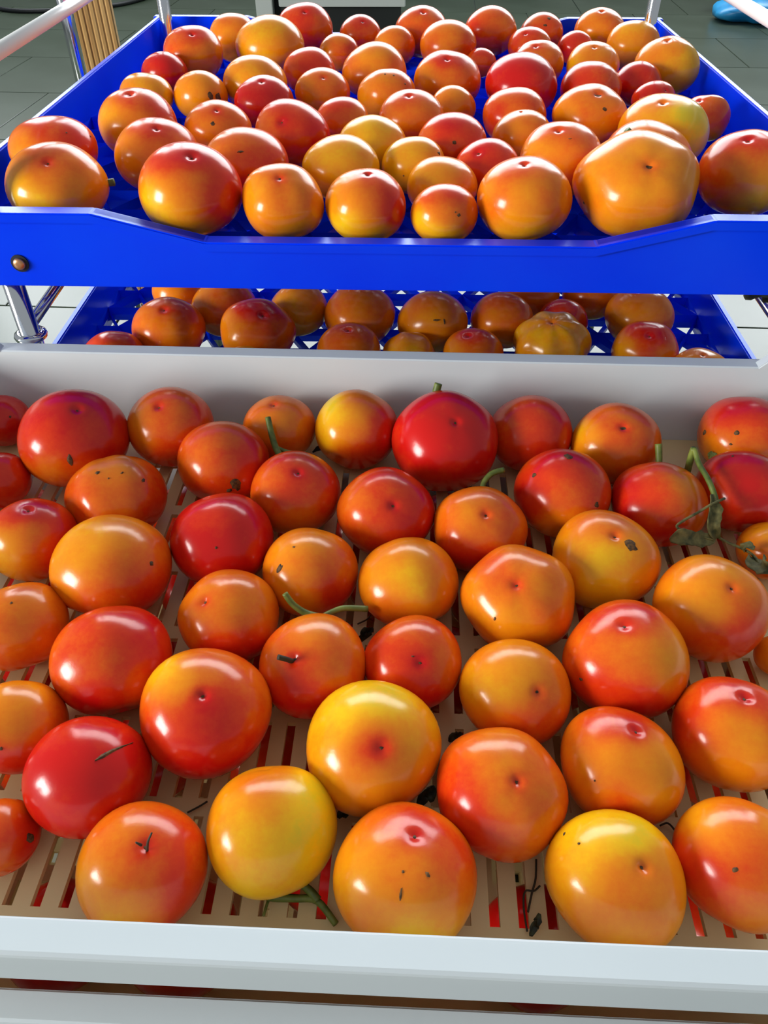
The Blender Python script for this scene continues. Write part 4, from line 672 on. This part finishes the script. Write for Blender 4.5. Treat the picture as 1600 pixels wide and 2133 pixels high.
def tomato_mesh(sk, spots):
    dirs = sk.dirs()
    raw = [n * sk.rad(n) for n in dirs]
    lo = [min(v[i] for v in raw) for i in range(3)]; hi = [max(v[i] for v in raw) for i in range(3)]
    sk.off = Vector([(lo[i] + hi[i]) / 2 for i in range(3)]); want = (sk.a, sk.a, sk.c)
    sk.sc = Vector([want[i] / ((hi[i] - lo[i]) / 2) for i in range(3)])
    verts = [sk.at(n) for n in dirs]
    f = [(0, 1 + k, 1 + (k + 1) % SEG) for k in range(SEG)]
    for i in range(RNG - 2):
        for k in range(SEG):
            a = 1 + i * SEG; f.append((a + k, a + SEG + k, a + SEG + (k + 1) % SEG, a + (k + 1) % SEG))
    last = len(verts) - 1; a = 1 + (RNG - 2) * SEG
    f += [(a + k, last, a + (k + 1) % SEG) for k in range(SEG)]
    me = bpy.data.meshes.new('tomato'); me.from_pydata(verts, [], f); me.update()
    at_ = me.attributes.new('ripe', 'FLOAT', 'POINT')
    S = [(Vector(q[:3]), min(1.0, max(0.0, .55 + 1.12 * (q[3] / 9 - .55)))) for q in spots]; avg = sum(q[1] for q in S) / len(S)
    vals = []
    for n in dirs:
        w = 0.02; t = 0.02 * avg
        for d, h in S:
            g = math.exp(-14 * (1 - n.dot(d))); w += g; t += g * h
        g = math.exp(-((1 - n.dot(sk.ax)) / .018)) if sk.dm else 0.0
        vals.append(t / w + .22 * g)
    at_.data.foreach_set('value', vals)
    me.polygons.foreach_set('use_smooth', [True] * len(me.polygons))
    me.materials.append(M['tomato']); return me
def patch(sk, n, ang, asp, rnd, lift=0.0004):
    """irregular skin blemish lying on the fruit"""
    up = Vector((0, 0, 1)); u = n.cross(up).normalized() if abs(n.z) < .95 else Vector((1, 0, 0)); v = u.cross(n)
    pts = [sk.at(n, lift + .0003)]; f = []; k = 12
    for ring, q in ((.55, lift + .0002), (1.0, 0.0001)):
        for i in range(k):
            w = 2 * math.pi * i / k; rr = ang * ring * (rnd.uniform(.7, 1.25) if ring > .9 else 1)
            pts.append(sk.at(n + u * math.cos(w) * rr + v * math.sin(w) * rr * asp, q))
    f = [(0, 1 + i, 1 + (i + 1) % k) for i in range(k)] + [(1 + i, 1 + k + i, 1 + k + (i + 1) % k, 1 + (i + 1) % k) for i in range(k)]
    return mesh('blemish', pts, f)
GRP = {'U': 'tomatoes in the upper blue tray', 'L': 'tomatoes in the lower blue tray', 'W': 'tomatoes in the foreground white tray'}
FRUIT = {}
for idx, (key, x, y, z, a, c, ax, spots, label) in enumerate(TOM):
    rnd = random.Random(idx * 7 + 1)
    axis = ax if ax else (rnd.uniform(-.5, .5), rnd.uniform(.35, .9), rnd.uniform(.1, .7))
    sk = Skin(key, a, c, axis, idx * 13 + 5, ax is not None)
    o = obj('tomato', tomato_mesh(sk, spots)); o.location = (x, y, z + .0006); tag(o, label, 'tomato', GRP[key[0]])
    FRUIT[key] = (o, sk)
    if ax:
        obj('blossom_scar', patch(sk, sk.ax, max(.0011, .026 * a) / a, 1.0, rnd, .0002), M['scar'], o)
for key, nx, ny, nz_, ang, asp in BLEM:
    o, sk = FRUIT[key]; obj('blemish', patch(sk, Vector((nx, ny, nz_)), ang, asp, random.Random(int(ang * 1e5)), .0003), M['scar'], o)
for key, rad, pts in STEM:
    o, sk = FRUIT[key]; L0 = o.location
    P = [Vector(p) - L0 for p in pts]
    obj('stem', tube('stem', P, rad / 1000, 8, True, rad / 1000 * (1.15 if rad > 1.5 else .6)), M['stem'] if rad > 1.7 else M['twigdry'], o, True)
# split crack on the bright red fruit
o, sk = FRUIT['W37']
cr = [Vector(q).normalized() for q in D['crack']]
pv = []; pf = []
for i, n in enumerate(cr):
    t = (cr[min(i + 1, 4)] - cr[max(i - 1, 0)]).normalized(); sd = n.cross(t); w = (.010, .034, .028, .020, .008)[i]
    pv += [sk.at(n - sd * w, .0001), sk.at(n, .0007), sk.at(n + sd * w, .0001)]
for i in range(4):
    for k in range(2): pf.append((i * 3 + k, i * 3 + k + 1, i * 3 + k + 4, i * 3 + k + 3))
q = obj('crack', mesh('crack', pv, pf), M['scar'], o); q['label'] = 'healed brown split in the skin'
# green calyx on the fruit in the right back corner
o, sk = FRUIT['W10']; n = Vector(D['calyx']).normalized(); u = n.cross(Vector((0, 0, 1))).normalized(); v = u.cross(n)
cal = obj('calyx', mesh('calyx', *(lambda: ([sk.at(n, .002)] + [sk.at(n + (u * math.cos(w) + v * math.sin(w)) * .12, .0025) for w in [math.pi * 2 * i / 10 for i in range(10)]], [(0, 1 + i, 1 + (i + 1) % 10) for i in range(10)]))()), M['stem'], o)
rnd = random.Random(8)
for i in range(5):
    w = 2 * math.pi * i / 5 + .3; d = u * math.cos(w) + v * math.sin(w)
    P = [sk.at(n + d * .06, .003), sk.at(n + d * .25, .006), sk.at(n + d * .45, .004), sk.at(n + d * .55, .005)]
    obj('sepal', leaf('sepal', P, .0042, rnd), M['stem'], cal)
# fruit in the second white tray, seen through the slots and the gap
rnd = random.Random(77); base = []
for i in range(4):
    sk = Skin('h', 1.0, 0.94, (rnd.uniform(-.4, .4), rnd.uniform(-.3, .5), 1), 900 + i, True)
    sk.a, sk.c = .035, .033
    sp = [(0, 0, 1, (9, 8, 9, 7)[i]), (-.7, -.6, .2, (9, 7, 9, 8)[i]), (.7, -.5, .3, (9, 7, 9, 8)[i])]
    base.append(tomato_mesh(sk, sp))
HL = ['tomato dimly seen under the front rim at far left, in second white tray', 'tomato dimly seen in gap under the front rim, left of middle',
      'tomato dimly seen in gap under the front rim, right of middle', 'tomato dimly seen in gap under the front rim at far right']
for i, (x, y, r_) in enumerate(D['hid']):
    o = obj('tomato', base[i % 4]); k = r_ / .035; o.scale = (k, k, k); o.rotation_euler = (0, 0, rnd.uniform(0, 6.28))
    o.location = (x, y, H - .449 - PITCH + .033 * k + .0005)
    tag(o, HL[i] if i < 4 else 'tomato of the second white tray, glimpsed only through the floor slots', 'tomato', 'tomatoes in the second white tray')

# ------------------------------------------------------------------ vine, twigs, leaf scraps
rnd = random.Random(21)
def cen(name, pts, label, cat, group=None):
    p = Vector(pts[0]); e = empty(name, p); tag(e, label, cat, group); return e, p
e, p0 = cen('dried_vine', D['vine_b'], 'dried tomato vine with withered leaves draped between two red tomatoes at right', 'vine')
loc = lambda pts, p: [Vector(q) - p for q in pts]
for nm, r_ in (('vine_a', .0028), ('vine_b', .0022), ('vine_c', .0010), ('vine_d', .0011)):
    obj('stalk', tube('stalk', loc(D[nm], p0), r_, 8), M['stem'] if nm in ('vine_a', 'vine_b') else M['dry'], e, True)
for nm, w in (('leaf1', .0055), ('leaf2', .0060), ('leaf3', .0040), ('leaf4', .0070)):
    obj('withered_leaf', leaf('withered_leaf', loc(D[nm], p0), w, rnd, .0006, .5), M['dry'], e, True)
e, p0 = cen('green_twig', D['twig_a'], 'green branching tomato twig lying on slotted floor below the smooth yellow tomato', 'twig')
for nm, r_ in (('twig_a', .0024), ('twig_b', .0026), ('twig_c', .0009)):
    obj('branch', tube('branch', loc(D[nm], p0), r_, 8, True, r_ * .8), M['stem'], e, True)
TH = {'hair_a': 'straight dry thread left of the huge amber tomato in front row', 'hair_b': 'bent dry thread left of the huge amber tomato in front row', 'hair_c': 'dry thread between the two rightmost front tomatoes',
      'hair_d': 'dry thread right of the big yellow tomato with orange-red centre', 'hair_e': 'dry thread behind the leftmost front-row tomato', 'hair_f': 'short dry thread on floor below the yellow glossy tomato'}
for nm, lab in TH.items():
    p0 = Vector(D[nm][0]); o = obj('dry_thread', tube('dry_thread', loc(D[nm], p0), .0006, 6), M['twigdry'], None, True); o.location = p0; tag(o, lab, 'thread', 'dry threads on the white tray floor')
for (x, y, z, w, h, lab) in D['scraps']:
    L_ = max(w, h); P = [Vector((-w, -h, .001)), Vector((-w * .3, -h * .2, .004)), Vector((w * .4, h * .3, .002)), Vector((w, h, .004))]
    o = obj('leaf_scrap', leaf('leaf_scrap', P, max(.0025, min(w, h) * .8), rnd, .0005, .5), M['black_leaf'], None, True); o.location = (x, y, z); tag(o, lab, 'leaf scrap', 'leaf scraps on the white tray floor')
P = BL(0.374, 0.745, -0.372)
o = obj('withered_leaf', leaf('withered_leaf', [Vector((-.028, -.01, .004)), Vector((-.008, -.004, .007)), Vector((.012, 0, .004)), Vector((.04, .006, .006))], .009, rnd, .0006, .5), M['black_leaf'], None, True)
o.location = P; tag(o, 'black withered leaf caught on the right chrome rail', 'leaf')
